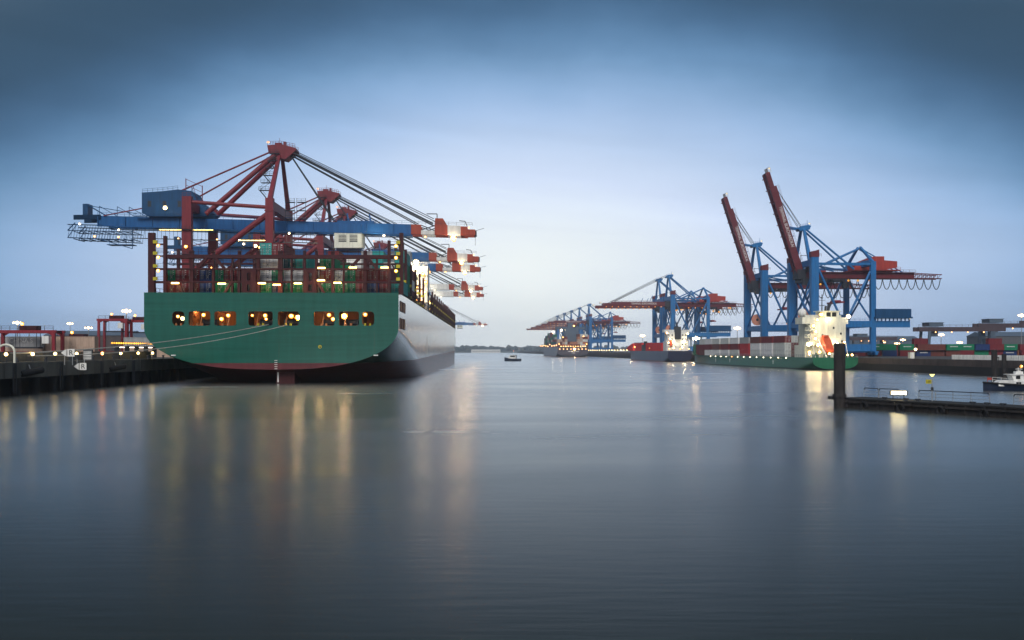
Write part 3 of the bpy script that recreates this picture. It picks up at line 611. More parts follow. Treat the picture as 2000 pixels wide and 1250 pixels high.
    a.path([(50.5, -3.4, g(50)+3.8), (54, -3.4, g(50)+3.8), (54, -3.4, g(50))], .16); a.path([(61.5, -3.4, g(62)+1.8), (63.5, -3.4, g(62)+1.6), (64.2, -3.4, g(62))], .14)
    a.tube((66.8, -3, g(66)-1.5), (70, -3, g(66)-.6), .08, 5); a.tube((67, -3, g(66)-6.5), (67, -3, g(66)-2), .06, 5)
    a.build('boom_rigging', M['steel'], C)
    a = mb(); a.box(-1.2, 1.2, -H+1.1, H-1.1, 52.7, 55.6); a.build('cross_beam', M['cred'], C)
    a = mb(); a.box(-G-1.1, -G+1.1, -H+1.1, H-1.1, 52.7, 55.4); a.build('cross_beam', M['cred'], C)
    for x in (0, -G):
        a = mb(); a.box(x-1, x+1, -H-6, H+6, ZL+1.3, ZL+3.4)
        for k in (-1, 1):
            for j in (-4.2, 0, 4.2): a.tube((x-.5, k*H+j, ZL+.6), (x+.5, k*H+j, ZL+.6), .6, 10, 1); a.box(x-.6, x+.6, k*H+j-1.6, k*H+j+1.6, ZL+.7, ZL+1.3)
        a.build('bogie_sill', [M['cred'], M['steel']], C)
    a = mb(); a.prism_y([(-3.6, 76.4), (-3.2, 74.2), (-.8, 72.4), (2.5, 71.6), (4.4, 73.2), (6.2, 74.8), (6, 75.5), (1.5, 76.6)], -3, 3)
    a.rail([(-3.5, -2.9, 76.5), (1.2, -2.9, 76.6), (5.8, -2.9, 75.6)], 1.2, .06, 1.0); a.rail([(-3.5, 2.9, 76.5), (1.2, 2.9, 76.6), (5.8, 2.9, 75.6)], 1.2, .06, 1.0)
    a.box(-1.4, .8, -1, 1, 76.5, 77.6); a.box(1.4, 2.2, -.6, .6, 76.4, 78.1); a.tube((0, 0, 77), (0, 0, 79.4), .07, 5); a.build('mast_head', M['cred'], C)
    lamp(C, (-3.3, -2.8, 77.4), .3, 'red', 'aviation_light', O)
    for z, w_ in ((46.0, 2.6), (38.0, 2.3)):
        a = mb(); a.box(-G-w_, -G+w_, -H-2.0, -H-1.1, z, z+.12); a.rail([(-G-w_, -H-2, z), (-G+w_, -H-2, z)], 1.1, .05, 1.2); a.build('leg_platform', M['steel'], C)
    a = mb()
    for xx in (24, 31.5): a.bar((xx, -2.4, g(xx)), (xx-.6, -2.4, g(xx)+3.4), .5, .35)
    a.box(20, 32.5, -2.5, 2.5, g(26)+.1, g(26)+.9); a.build('girder_fitting', M['cblue'], C)
    a = mb()                                    # stair tower on the mast leg
    p = Vector((-2.6, -12.5, 57)); d = Vector((2.0, 9.6, 16.5))
    for k in range(6):
        f0 = k/6; f1 = (k+1)/6; q0 = p+d*f0; q1 = p+d*f1; sgn = 1.4 if k % 2 else -1.4
        a.box(q1.x-2.2, q1.x+1.2, q1.y-.8, q1.y+.8, q1.z-.08, q1.z+.06); a.rail([(q1.x-2.2, q1.y-.8, q1.z), (q1.x+1.2, q1.y-.8, q1.z)], 1.1, .05, 1.1)
        a.bar((q0.x-.5-sgn, q0.y-.6, q0.z), (q1.x-.5+sgn, q1.y-.6, q1.z), .5, .12); a.bar((q0.x-.5-sgn, q0.y-.6, q0.z+1), (q1.x-.5+sgn, q1.y-.6, q1.z+1), .08)
    for x in (3.2, 7.0):
        for z in (51, 53.8, 56.6): a.box(x, x+3, -6, -4, z, z+.12); a.rail([(x, -6, z), (x+3, -6, z)], 1.1, .05, 1.5)
        for xx in (x, x+3): a.bar((xx, -6, 50), (xx, -6, 58), .12)
    a.bar((3.2, -6, 50.2), (-2, -12, 57), .1); a.build('stair_tower', M['steel'], C)
    a = mb()                                    # machinery house
    a.prism_y([(-45.0, 59.8), (-45.0, 53.0), (-42.5, 51.6), (-24, 51.6), (-21.5, 53.0), (-26.5, 57.2), (-28.5, 60.4), (-33, 60.9), (-38, 60.3)], -5.2, 5.2)
    a.rail([(-44.8, -5.1, 59.8), (-38, -5.1, 60.3), (-33, -5.1, 60.9)], 1.2, .05, 1.6); a.rail([(-28.5, -5.1, 60.4), (-26.5, -5.1, 57.2), (-21.5, -5.1, 53.0)], 1.1, .05, 1.6)
    for x in (-43, -38, -33): a.box(x, x+1.1, -5.26, -5.2, 55, 57, 1)
    a.box(-47, -24, -6.2, -5.2, 51.7, 51.9); a.rail([(-47, -6.2, 51.9), (-24, -6.2, 51.9)], 1.1, .045, 2)
    a.build('machinery_house', [M['dteal'], M['steel']], C)
    a = mb(); a.tube((-30.5, -4.5, 52), (-30.5, -4.5, 64.7), .16, 6); a.tube((-25, -4.5, 52), (-25, -4.5, 62.3), .16, 6); a.bar((-30.5, -4.5, 64.5), (-25, -4.5, 62), .14); a.bar((-30.5, -4.5, 62.5), (-25, -4.5, 60), .14); a.bar((-28, -4.5, 62), (-25.5, -4.5, 53), .12); a.bar((-28, -4.5, 62), (-30.3, -4.5, 54), .12); a.build('stay_frame', M['cred'], C)
    a = mb()                                    # lattice tail with service cage
    for y in (-4.4, 4.4):
        for z0 in (0, 0):
            a.bar((-68, y, g(-60)-.6), (-59, y, g(-58)-.4), .5, 1.6); a.bar((-70, y, g(-68)-5.2), (-48, y, g(-48)-5.2), .25); a.bar((-70, y, g(-68)-7.6), (-48, y, g(-48)-8.0), .3); a.bar((-70, y, g(-68)-3.2), (-58, y, g(-58)-3.2), .3)
        for k in range(24):
            x = -70+k*.95; a.bar((x+.9, y, g(x)-3.2), (x, y, g(x)-7.7), .09)
        a.bar((-70, y, g(-68)-5.2), (-67.5, y, g(-68)-2.6), .3); a.bar((-70, y, g(-68)-7.6), (-67, y, g(-68)-3.2), .2)
    for k in range(9): a.bar((-68+k*2.4, -4.4, g(-60)-5.3), (-68+k*2.4, 4.4, g(-60)-5.3), .2); a.bar((-68+k*2.4, -4.4, g(-60)-7.8), (-68+k*2.4, 4.4, g(-60)-7.8), .25)
    a.box(-66, -64.2, -2, 2, g(-65)-.4, g(-65)+4.2); a.path([(-64.5, -3, g(-64)+4), (-58, -3, g(-58)+.4)], .2); a.path([(-64.5, -3, g(-64)+3.6), (-47.5, -3, g(-47)+1.2)], .12)
    for x in (-60, -54, -50): a.path([(x, -3, g(x)), (x, -3, g(x)+3.4), (x+6, -3, g(x))], .1)
    a.bar((-45, -4.5, 54.6), (-58, -4.5, g(-58)), .35, None, 1)
    a.bar((-59, -4.4, g(-59)-8), (-48.4, -4.4, g(-48)-10.8), .25); a.bar((-59, -4.4, g(-59)-8), (-48.4, -4.4, g(-48)-8), .2); a.bar((-48.4, -4.4, g(-48)-10.8), (-48.4, -4.4, g(-48)-4), .2); a.box(-57, -48.4, -4.4, 0, g(-52)-9.6, g(-52)-9.4)
    for x in (-53, -56, -50.5): a.bar((x, -4.4, g(x)-9.4), (x, -4.4, g(x)-5), .1)
    a.build('tail_lattice', [M['dteal'], M['cred']], C)
    a = mb()                                    # hanging festoon walkway below the girder
    for k in range(46): x = -48+k*1.35; a.bar((x, -4.9, g(x)-3.4), (x, -4.9, g(x)-7.4), .08)
    a.bar((-48, -4.9, g(-48)-7.3), (14, -4.9, g(14)-7.3), .28); a.build('festoon_walkway', M['steel'], C)
    a = mb(); x0, x1 = 19.4, 28.6               # trolley house with two louvred windows
    a.prism_x([(-5, 41.4), (4.5, 42.2), (4.5, 46.6), (-5, 46.6)], x0, x1, 0); a.box(x0, x1, -5.05, 4.5, 46.6, 49.4, 1); a.box(x0+.3, x1-.3, -3, 4, 40.6, 41.4, 1)
    tr = a.build('trolley_house', [M['cream'], M['cblue']], C)
    for x in (x0+1.5, x0+5.2):
        a = mb(); a.box(x, x+2.6, -5.03, -4.99, 43.4, 45.8, 0); [a.box(x-.05, x+2.65, -5.1, -5.035, 43.4+.48*k, 43.6+.48*k, 1) for k in range(1, 5)]; a.build('louvre_window', [M['steel'], M['cream']], tr)
    for p, r, mt in (((-37, -5.8, 54.6), .5, 'bigw'), ((59.5, -3.4, g(59)-4.1), .6, 'big'), ((59.5, 3.4, g(59)-4.1), .4, 'wa'), ((50, -3.4, g(50)-4), .28, 'wa'), ((36, -3.6, g(36)-4), .3, 'wh'), ((4, -3.6, g(4)-4.1), .3, 'wh'), ((-66, -4.4, g(-66)-3), .3, 'wh'), ((-61, -4.5, g(-61)-7), .28, 'wa'), ((-53, -4.5, g(-53)-4.6), .26, 'wh'), ((-53, -4.5, g(-53)-7), .28, 'wa'),
                    ((-26.8, -16.6, 40.5), .42, 'wa'), ((-7, -5, 42), .4, 'bigw'), ((-11, -5, 42.6), .3, 'wh'), ((64.8, -3, g(64)-.4), .2, 'wa'), ((-26.8, 13.6, 36), .4, 'orr'), ((-8, 5, 42.5), .35, 'wa'), ((-33, -4.6, g(-33)-7.0), .25, 'wa'), ((-20, -4.6, g(-20)-7.0), .25, 'wa'), ((-14, -4.6, g(-14)-7.0), .25, 'wh'), ((20, 0, g(20)-3.8), .3, 'wh')):
        lamp(C, p, r, mt, 'floodlight', O)
    point(C, (59.5, -5.2, g(59.5)-4.4-ZL), 450, (1, .75, .4), .3); point(C, (33.5, -7.5, 45-ZL), 900, (1, .93, .7), .3)
    # boom tube lights and operator rope hoist
    a = mb(); a.box(-40, -22, -2.6, -2.4, g(-30)-3.8, g(-30)-3.65); a.box(-16, -3, -4.7, -4.5, g(-9)-7.05, g(-9)-6.9); a.build('strip_light', M['tube'], C)
    for x in (4, 13, 36):                        # beams of the girder floodlights shining down on the deck
        ld = bpy.data.lights.new('girder_floodlight', 'SPOT'); ld.energy = 9000; ld.color = (1, .84, .6); ld.spot_size = R(85); ld.spot_blend = .6; ld.shadow_soft_size = .4
        lo = bpy.data.objects.new('floodlight_beam', ld); col.objects.link(lo); lo.parent = C; lo.location = (x, -5.5, g(x)-3.8-ZL); lo.rotation_euler = (R(-14), 0, 0)
    return C
cl = crane_left('nearest and largest red and blue crane, white trolley house above the green stern')
def put_l(o, y): o.location = (lq(y)-1.7, y, ZL)
put_l(cl, 340)
for y, lb_ in ((437, 'second red and blue crane, its mast head just right of the nearest mast'), (492, 'third red and blue crane, mast head above the nearest white trolley house'),
               (645, 'fourth red and blue crane, upper of two low boom tips above the bow'), (725, 'fifth red and blue crane, lowest boom tip above the green ship bow'), (1560, 'far away red and blue crane seen tiny beyond the bow of the green ship')):
    d_ = dup(cl, None, lb_); put_l(d_, y)
    if 600 < y < 800:                            # these two have pale girders
        for ch in d_.children:
            if ch.name.startswith('girder') and ch.type == 'MESH': ch.material_slots[0].link = 'OBJECT'; ch.material_slots[0].material = M['cwhite']
# ------------------------------------------------------------------ blue and red gantry cranes on the right quay
M['rredh'] = paint('house red', (.40, .05, .035), .5)
def crane_right(label, raised, lit):
    C = thing('gantry_crane', label, 'gantry crane', (0, 0, 0), RZR, 'blue and red gantry cranes on the right quay')
    O = (0, 0, -ZR); G = 24.0; H = 13.8; mb = lambda: MB(O)
    # in this local frame +x is towards the water and +y towards the camera
    for s in (-1, 1):
        a = mb(); a.box(-1.5, 1.5, s*H-1.3, s*H+1.3, ZR+1.5, 44.2); a.build('leg', M['rblue'], C)
        a = mb(); a.prism_y([(-1.6, 44.2), (1.6, 44.2), (1.6, 46.4), (-.4, 46.8), (-1.6, 47.2)], s*H-1.4, s*H+1.4); a.rail([(-2.4, s*H+1.4, 44.4), (-1.6, s*H+1.4, 44.4)], 1.1, .05, .8); a.build('leg_cap', M['rred'], C)
        a = mb(); a.box(-G-1.0, -G+1.0, s*H-1.0, s*H+1.0, ZR+1.5, 42.6); a.build('leg', M['rblue'], C)
        a = mb(); a.tube((-1.5, s*H, 40), (-12.0, s*H, 17.5), .5, 8); a.tube((-G+1, s*H, 38.5), (-12.6, s*H, 17.5), .5, 8); a.build('diagonal_brace', M['rblue'], C)
        a = mb(); a.bar((-1.4, s*H, 41.6), (-G+1, s*H, 41.6), .8, .9); a.bar((-1.4, s*H, 40.6), (-10, s*H*.6, 38.9), .4); a.bar((-G+1, s*H, 41), (-7, s*3, 42.3), .5); a.build('upper_strut', M['rblue'], C)
        a = mb(); a.bar((0, s*9, 43), (0, s*1.6, 57.3), 1.4, 1.2, 0, .7); a.build('mast_leg', M['rblue'], C)
        a = mb(); a.bar((-G, s*H, 42.4), (-G, s*1.2, 49.6), 1.0, 1.0, 0, .8); a.build('rear_mast_leg', M['rblue'], C)
        a = mb(); a.tube((-.8, s*1.6, 57), (-20.5, s*3.6, 40.2), .42, 8); a.build('backstay', M['rblue'], C)
        a = mb(); a.tube((-G, s*1.2, 49.2), (-8, s*3.2, 42.0), .35, 8); a.tube((-G, s*1.2, 49.2), (-41.5, s*2, 39.2), .25, 8); a.build('rear_stay', M['rblue'], C)
        a = mb(); a.box(-G-.7, .8, s*H-.6, s*H+.6, ZR+2.2, ZR+5.0); a.build('sill_beam', M['rblue'], C)
        a = mb(); a.box(-G-15, 1.3 if s > 0 else -1.4, s*H-.9, s*H+.9, 16.0, 18.6) if s > 0 else a.box(-G, -1.4, s*H-.9, s*H+.9, 16, 18.6)
        if s > 0: a.rail([(-G-15, s*H+.8, 18.6), (-2, s*H+.8, 18.6)], 1.1, .05, 2)
        a.build('portal_beam', M['rblue'], C)
        a = mb(); a.box(-46, -.5, s*2.6-.7, s*2.6+.7, 36.5, 39.0); a.bar((-46, s*4, 39), (-.5, s*4, 39), .9, .12); a.rail([(-46, s*4.3, 39), (-.5, s*4.3, 39)], 1.1, .045, 2.6)
        a.bar((-46, s*2.6, 38.8), (-58, s*2.6, 38.2), .35); a.bar((-46, s*2.6, 36.7), (-58, s*2.6, 36.6), .35)
        for k in range(7): a.bar((-46-k*1.7, s*2.6, 36.7), (-46-(k+1)*1.7, s*2.6, 38.5), .14); a.bar((-46-k*1.7, s*2.6, 38.5), (-46-k*1.7, s*2.6, 36.7), .14)
        a.build('girder', M['rred'], C)
    for x in (0, -G):
        a = mb(); a.tube((x, H, 40), (x, 0, 27), .4, 8); a.tube((x, -H, 40), (x, 0, 27), .4, 8); a.tube((x, 0, 27), (x, H, 18), .4, 8); a.tube((x, 0, 27), (x, -H, 18), .4, 8)
        a.build('cross_brace', M['rblue'], C)
        a = mb(); a.box(x-.9, x+.9, -H+1.2, H-1.2, 41, 43.4); a.build('cross_beam', M['rblue'], C)
        a = mb(); a.box(x-.8, x+.8, -H+1.2, H-1.2, 16.1, 18.4); a.build('cross_beam', M['rblue'], C)
        a = mb(); a.box(x-.8, x+.8, -H-4, H+4, ZR+1.6, ZR+2.2)
        for k in (-1, 1):
            for j in (-3, 0, 3): a.tube((x-.4, k*H+j, ZR+.7), (x+.4, k*H+j, ZR+.7), .7, 10, 1); a.box(x-.5, x+.5, k*H+j-1, k*H+j+1, ZR+.8, ZR+1.6)
        a.build('bogie_sill', [M['rblue'], M['steel']], C)
    a = mb(); a.prism_y([(-2.4, 56.8), (1.8, 56.2), (2.4, 57), (1, 58.2), (-1.8, 58.7), (-3, 58.3)], -2, 2); a.rail([(-2.6, 1.9, 58.5), (1.5, 1.9, 57.9)], 1.0, .05, 1); a.tube((-2, 0, 58), (-2, 0, 61), .07, 5); a.build('mast_head', M['rblue'], C)
    lamp(C, (-2.6, 1, 59.4), .22, 'red', 'aviation_light', O)
    a = mb(); a.prism_y([(-20.5, 40), (-20.5, 42.2), (-29, 45.6), (-33, 45.6), (-33, 44), (-38.5, 43.6), (-38.5, 41), (-33, 40)], -4, 4); a.box(-39.5, -20, -5, 5, 39.7, 40); a.rail([(-39.5, 5, 40), (-20, 5, 40)], 1.1, .05, 2); a.build('machinery_house', M['rredh'], C)
    a = mb(); a.box(-39, -24.5, H-3.5, H+2.0, 20.2, 23.4); a.box(-39.5, -24, H-3.8, H+2.3, 19.6, 20.2); [a.box(-38.5+k*1.6, -38.1+k*1.6, H+1.2, H+1.6, 18.6, 19.6) for k in range(9)]; a.build('electric_house', M['dteal'], C)
    a = mb(); n_ = 24                            # cable reel
    for k in range(n_):
        a0 = 2*math.pi*k/n_; a1 = 2*math.pi*(k+1)/n_
        for r0, r1, mi in ((.6, 2.7, 0), (0, .6, 1)):
            for yy in (H+1.2, H+.7): a.add([(-6+r0*math.cos(a0), yy, 21.4+r0*math.sin(a0)), (-6+r1*math.cos(a0), yy, 21.4+r1*math.sin(a0)), (-6+r1*math.cos(a1), yy, 21.4+r1*math.sin(a1)), (-6+r0*math.cos(a1), yy, 21.4+r0*math.sin(a1))], [(0, 1, 2, 3)], mi)
        a.add([(-6+2.7*math.cos(a0), H+.7, 21.4+2.7*math.sin(a0)), (-6+2.7*math.cos(a1), H+.7, 21.4+2.7*math.sin(a1)), (-6+2.7*math.cos(a1), H+1.2, 21.4+2.7*math.sin(a1)), (-6+2.7*math.cos(a0), H+1.2, 21.4+2.7*math.sin(a0))], [(0, 1, 2, 3)], 0)
    rl = a.build('cable_reel', [M['reel'], M['steel']], C)
    for v in rl.data.vertices: v.co.x += 5.5; v.co.y -= H
    a = mb()                                     # festoon loops
    pts = []
    x = -4.5
    while x > -56:
        wd = 3.5
        for k in range(9): f = k/8; pts.append((x-wd*f, 3.4, 36.3-4.3*(1-(2*f-1)**2)**.8))
        x -= wd
    a.path(pts, .17, 5); a.box(-57, -4, 3.3, 3.5, 36.3, 36.5); a.build('festoon_cable', M['black'], C)
    a = mb(); a.box(-9, 1.8, -4, 4, 34.8, 36.2); a.box(-3, 3, -3.2, 3.2, 36.2, 40.2); a.box(-2.4, 1.4, 3.5, 5.2, 33.6, 36); a.rail([(-9, 4, 36.2), (3, 4, 36.2)], 1.1, .05, 1.5); a.path([(1.4, 2, 43), (1.4, 2, 46), (-2.8, 2, 46)], .12); a.box(-5, -2, -2, 2, 40, 42.5); a.build('hinge_platform', M['steel'], C)
    tx = -14 if raised else -30
    a = mb(); a.box(tx-3, tx+3, -3.4, 3.4, 35.2, 36.3); a.box(tx-4.5, tx-2, 1.2, 3.4, 32.6, 35.2); a.build('trolley', M['steel'], C)
    a = mb()
    for dx in (-1.4, 1.4):
        for dy in (-2.2, 2.2): a.tube((tx+dx, dy, 35.2), (tx+dx*.8, dy, 27.4), .06, 4, 1)
    a.box(tx-1.2, tx+1.2, -3, 3, 26.9, 27.5); a.box(tx-1.5, tx+1.5, -6, 6, 26.3, 26.9); a.build('spreader', [M['straddle'], M['steel']], C)
    # boom, built along +x from its hinge, then turned up if raised
    B = bpy.data.objects.new('boom', None)
    a = MB(); L = 44.0
    for s in (-1, 1):
        a.box(0, L-6, s*1.9-.5, s*1.9+.5, -1.3, 1.6); a.box(L-6, L, s*1.9-.45, s*1.9+.45, -1.3, .7)
        a.rail([(1, s*2.7, 1.6), (L-6, s*2.7, 1.6)], .9, .04, 2.5)
        for k in range(2, 44, 5): a.box(k, k+.4, s*2.45-.25, s*2.45+.25, -1.7, -1.0)
    for k in range(1, 44, 6): a.box(k, k+.6, -1.4, 1.4, -.9, .6)
    a.box(L-1, L+.3, -2.4, 2.4, -.9, .5)
    B = a.build('boom', M['rred'], C); B.location = (1.5, 0, 38.2-ZR); B.rotation_euler = (0, -R(72) if raised else 0, 0)
    a = MB(); a.box(L+.3, L+2.0, -2, 2, .2, .35); a.rail([(L, 2, .3), (L+2, 2, .3), (L+2, -2, .3)], 1.1, .09, .8); a.build('tip_platform', M['white'], B)
    lamp(B, (L+1.6, 1.4, 1.2), .22, 'red', 'aviation_light')
    text_on('TERMINAL BURCHARDKAI', 1.9, M['white'], B, 'lettering', (20.5 if raised else 16, 2.43, .35), (R(90), 0, R(180)), .012, .78)
    for k in (8, 12): a = MB(); a.bar((k, 1.9, 1.6), (k-2, 1.9, 6), .4, .3) if not raised else a.bar((k+8, 1.9, 1.6), (k+8, 1.9, 2.4), .3); a.build('stay_post', M['rblue'], B)
    a = mb()
    def bp(xl, zl):
        an = R(72) if raised else 0; return (1.5+xl*math.cos(an)-zl*math.sin(an), 38.2+xl*math.sin(an)+zl*math.cos(an))
    for s in (-1, 1):
        x, z = bp(36, 1.6)
        for dz in (0, .9): a.tube((1.2, s*1.5, 57.6+dz), (x, s*1.9, z+dz*(0 if raised else .6)), .11, 5)
    a.build('boom_rope', M['steel'], C)
    if raised:
        x, z = bp(19.5, 1.6); a = mb()
        for s in (-1, 1): a.bar((.8, s*1.4, 57.0), (x, s*1.9, 57.6), .7, .6)
        a.build('boom_latch', M['rblue'], C)
    if lit:
        for k in range(10): lamp(B, (4+k*4.2, 1.9, -1.7), .24, 'fl'); 
        for k in range(9): lamp(C, (-4-k*4.6, 3.2, 35.8), .26, 'fl' if k % 3 else 'wa', 'floodlight', O)
        for p in ((1, 3, 35.4), (-8, 4, 34.4), (-4, 5, 34), (-30, 4, 33.5), (-34, 4, 33), (-42, 3.4, 35.6)): lamp(C, p, .4, 'wa', 'floodlight', O)
        for k in range(6): lamp(C, (-5-k*3.6, 13.0, 41.0), .16, 'fl', 'floodlight', O)
    else:
        for p, r, mt in (((-18, 3.8, 35.6), .3, 'orr'), ((-22, 3.8, 35.6), .3, 'wa'), ((-27, 3.8, 35.6), .3, 'wa'), ((-6, 4.4, 34), .28, 'wa'), ((-2, 5, 34), .25, 'wa'), ((-10.5, 14.8, 19.2), .2, 'fl'), ((-38.6, 15, 19.5), .22, 'red')): lamp(C, p, r, mt, 'floodlight', O)
    return C
def put_r(o, y): o.location = (rq(y, 3.0), y, ZR); return o
A = put_r(crane_right('tallest blue crane with raised red boom, behind the white bridge of the feeder', True, False), 413)
put_r(dup(A, None, 'smaller blue crane with raised red boom, orange cable reel between its legs'), 479)
Bc = put_r(crane_right('blue crane with lowered lamp-lit boom, nearer of the pair behind the cargo ship', False, True), 681)
put_r(dup(Bc, None, 'blue crane with lowered lamp-lit boom, farther of the pair behind the cargo ship'), 717)
for y, l_ in ((1110, 'first blue crane with lowered boom beside the far container ship, tallest of that far row'), (1200, 'second crane of the far blue row beside the far container ship'), (1290, 'third crane of the far blue row beside the far container ship'),
              (1380, 'fourth crane of the far blue row beside the far container ship'), (1480, 'farthest and smallest blue crane of the far row behind the far container ship')):
    put_r(dup(Bc, None, l_), y)
# ------------------------------------------------------------------ green feeder ship on the right
def ship_hull(name, mat, S, HBm, L, zd0, zd1, zstern, sheer=.0, deckmat='pgreen'):
    secs = []
    for f in (0, .01, .03, .06, .1, .16, .25, .4, .55, .68, .76, .82, .87, .91, .94, .965, .985, 1.0):
        y = f*L; u = max(0, (f-.66)/.345); hb = HBm*max(.015, 1-u**2.3); low = 1-.7*u
        zd = zd0 if f < .9 else zd0+(zd1-zd0)*((f-.9)/.1)**.6
        zb = lerp(zstern, -5, f/.15); zt = lerp(zstern+2.6, -3, f/.2)
        secs.append((y, section(hb, zd, zb, zt, lerp(2.4, 2.8, f), low, 10, 5)))
    h, d = hull_mb(secs)
    pts = secs[0][1]; outer = [(-x, z) for x, z in reversed(pts)] + pts[1:]
    n = len(h.v); h.add([(x, 0, z) for x, z in outer], [tuple(range(len(outer)))])
    ho = h.build('hull', mat, S, True); ho.data.polygons[-1].use_smooth = False
    d.build('deck', M[deckmat], S); return secs
M['hull2'] = hullpaint('feeder green hull', (.012, .15, .072), (.02, .055, .04), .5, 0, .35)
RZ2 = .075
S2 = thing('container_ship', 'green feeder container ship with a brightly lit white bridge at its stern', 'container ship', (110.1, 338, 0), RZ2)
SM2 = Matrix.Translation((110.1, 338, 0)) @ Matrix.Rotation(RZ2, 4, 'Z')
ship_hull('hull', M['hull2'], S2, 7.9, 185, 4.3, 7.8, .2)
r_ = MB(); r_.rail([(-7.7, y, 4.3) for y in range(0, 121, 12)], 1.0, .05, 2); r_.rail([(-7.6, .1, 4.3), (7.6, .1, 4.3)], 1.0, .05, 1.6); r_.build('railing', M['galv'], S2)
h = MB(); h.box(-7.0, 7.2, 10, 20, 4.1, 8.6, 0); h.box(-5.5, 7.4, 9, 20, 8.6, 16.0); h.box(-8.2, 8.2, 9, 16, 16.0, 16.4); h.box(-6.5, 6.8, 10.5, 16, 16.4, 17.2)
h.box(-8.2, 8.2, 9.0, 9.25, 16.4, 18.3); h.box(-8.2, -7.9, 9.25, 16, 16.4, 18.3); h.box(7.9, 8.2, 9.25, 16, 16.4, 18.3)
h.box(-1.6, 5.2, 9.6, 14, 18.2, 20.3); h.box(-2.2, 5.8, 9.2, 14.5, 20.3, 20.6); h.box(-6.5, 6.5, 11, 16, 17.2, 19.2)
for z in (8.6, 11.2, 13.6): h.box(-7.8, -4.4, 7.4, 9, z-.08, z+.08); h.rail([(-7.8, 7.4, z), (-4.4, 7.4, z)], 1, .05, 1)
for k, z in enumerate((8.6, 11.2, 13.6)): h.bar((-7.2 if k % 2 else -4.8, 8, z), (-4.8 if k % 2 else -7.2, 8, z+2.5), .6, .14)
h.build('deckhouse', M['cream'], S2)
for x in (1.4, 3.4): d = MB(); d.box(x-.75, x+.75, 9.5, 9.59, 18.6, 20.0); d.build('window', M['glass'], S2)
for x, z in ((-4, 14.6), (5.6, 12.6), (3, 14.6), (-1, 12), (-1, 9.9), (6, 9.9)): d = MB(); d.box(x-.3, x+.3, 8.93, 8.99, z-.35, z+.35); d.build('window', M['glass'], S2)
d = MB(); d.tube((0, 12, 20.6), (0, 12, 26.5), .22, 8, 0, .1); d.bar((-1.2, 12, 24.4), (1.2, 12, 24.4), .14); d.bar((-.9, 12, 22.6), (.9, 12, 22.6), .2); d.box(-.25, .25, 11.8, 12.2, 25, 25.5); d.build('mast', M['steel'], S2)
d = MB(); d.tube((3.2, 16, 17), (5.0, 18, 23.3), .55, 10); d.tube((2.2, 16, 17), (3.8, 18, 22.6), .4, 10); d.build('exhaust_pipe', M['steel'], S2)
d = MB(); d.ball((-6.8, 13, 20), 1.5, 0, 14, 10); d.tube((-6.8, 13, 18), (-6.8, 13, 19), .5); d.build('radar_dome', M['white'], S2)
lbt = MB(); lbt.prism_x([(1.4, 6.6), (2.4, 5.9), (7.2, 9.6), (7.4, 11.0), (6.2, 11.6), (4.6, 10.4)], -2.4, .2); lbt.box(-1.9, -.3, 5.2, 6.8, 11.2, 12.0); lbt.build('lifeboat', M['lifeboat'], S2)
d = MB()
for x in (-2.8, .6): d.bar((x, .6, 4.3), (x, 8.4, 10.6), .3); d.bar((x, 2, 4.3), (x, 2, 5.6), .3); d.bar((x, 7.5, 4.3), (x, 7.5, 10), .3)
d.bar((-6.5, 1.2, 4.3), (-6.5, 6, 12), .2); d.bar((5, 1.5, 4.3), (7, 8, 9), .2); d.build('davit', M['white'], S2)
d = MB()
for x in range(-6, 8, 4): d.box(x-.8, x+.8, 1.5, 3.5, 4.1, 5.4); d.tube((x, 2.5, 5.4), (x, 2.5, 5.9), .4, 8)
d.build('winch', M['pgreen'], S2)
for p, r, mt in (((-1.4, 9.2, 19.3), .5, 'lit'), ((-3, 8.8, 17.4), .35, 'lit'), ((8.2, 8.8, 18.6), .55, 'bigw'), ((-4.4, 8.8, 15.3), .4, 'lit'), ((-4.2, 7, 13.2), .35, 'lit'), ((-4.3, 7, 10.8), .35, 'lit'), ((-3.4, 7, 8.6), .4, 'big'), ((-6.9, 6.6, 8.9), .55, 'bigw'), ((-6.5, 7, 6.2), .35, 'lit'),
                ((4.2, 8.6, 9.2), .3, 'lit'), ((6.7, 8.6, 9.6), .3, 'lit'), ((1.6, 8.6, 8.9), .3, 'lit'), ((2.4, 1.2, 6.0), .4, 'lit'), ((-5.2, 1.0, 6.2), .4, 'lit'), ((-1.8, 1, 5.6), .3, 'lit'), ((6.2, 1, 5.2), .3, 'lit'), ((-7.6, 4, 5.4), .3, 'lit'), ((4.5, .8, 5.2), .25, 'lit')):
    lamp(S2, p, r, mt)
for k in range(13): lamp(S2, (-7.95, 26+k*8.4, 4.0), .15, 'wh' if k != 8 else 'orr', 'deck_lamp')
d = MB()
for y in (40, 96, 118): d.box(-7.98, -7.9, y, y+.25, 1.6, 2.9); d.box(-7.98, -7.9, y-.5, y+.75, 2.6, 2.85)
d.build('hull_mark', M['white'], S2)
d = MB(); d.box(-4.4, 4.4, 171, 172, 4.2, 9.8); d.tube((0, 172, 6), (0, 172, 14), .25, 8); d.build('breakwater', M['pgreen'], S2)
grp2 = 'containers on the green feeder ship'
rows = [('bright red', 'bright red', 'dark red', 'dark red'), ('white', 'white', 'dark red', ''), ('pale grey', 'white', 'brown', ''), ('bright red', 'bright red', 'grey', ''), ('pale grey', 'dark red', 'white', ''), ('white', 'dark red', 'pale grey', ''), ('white', 'brown', 'pale grey', ''), ('white', 'dark red', 'white', ''), ('brown', 'dark red', 'pale grey', ''), ('dark red', 'dark red', '', '')]
rows[0] = ('pale grey', 'pale grey', 'dark red', '')
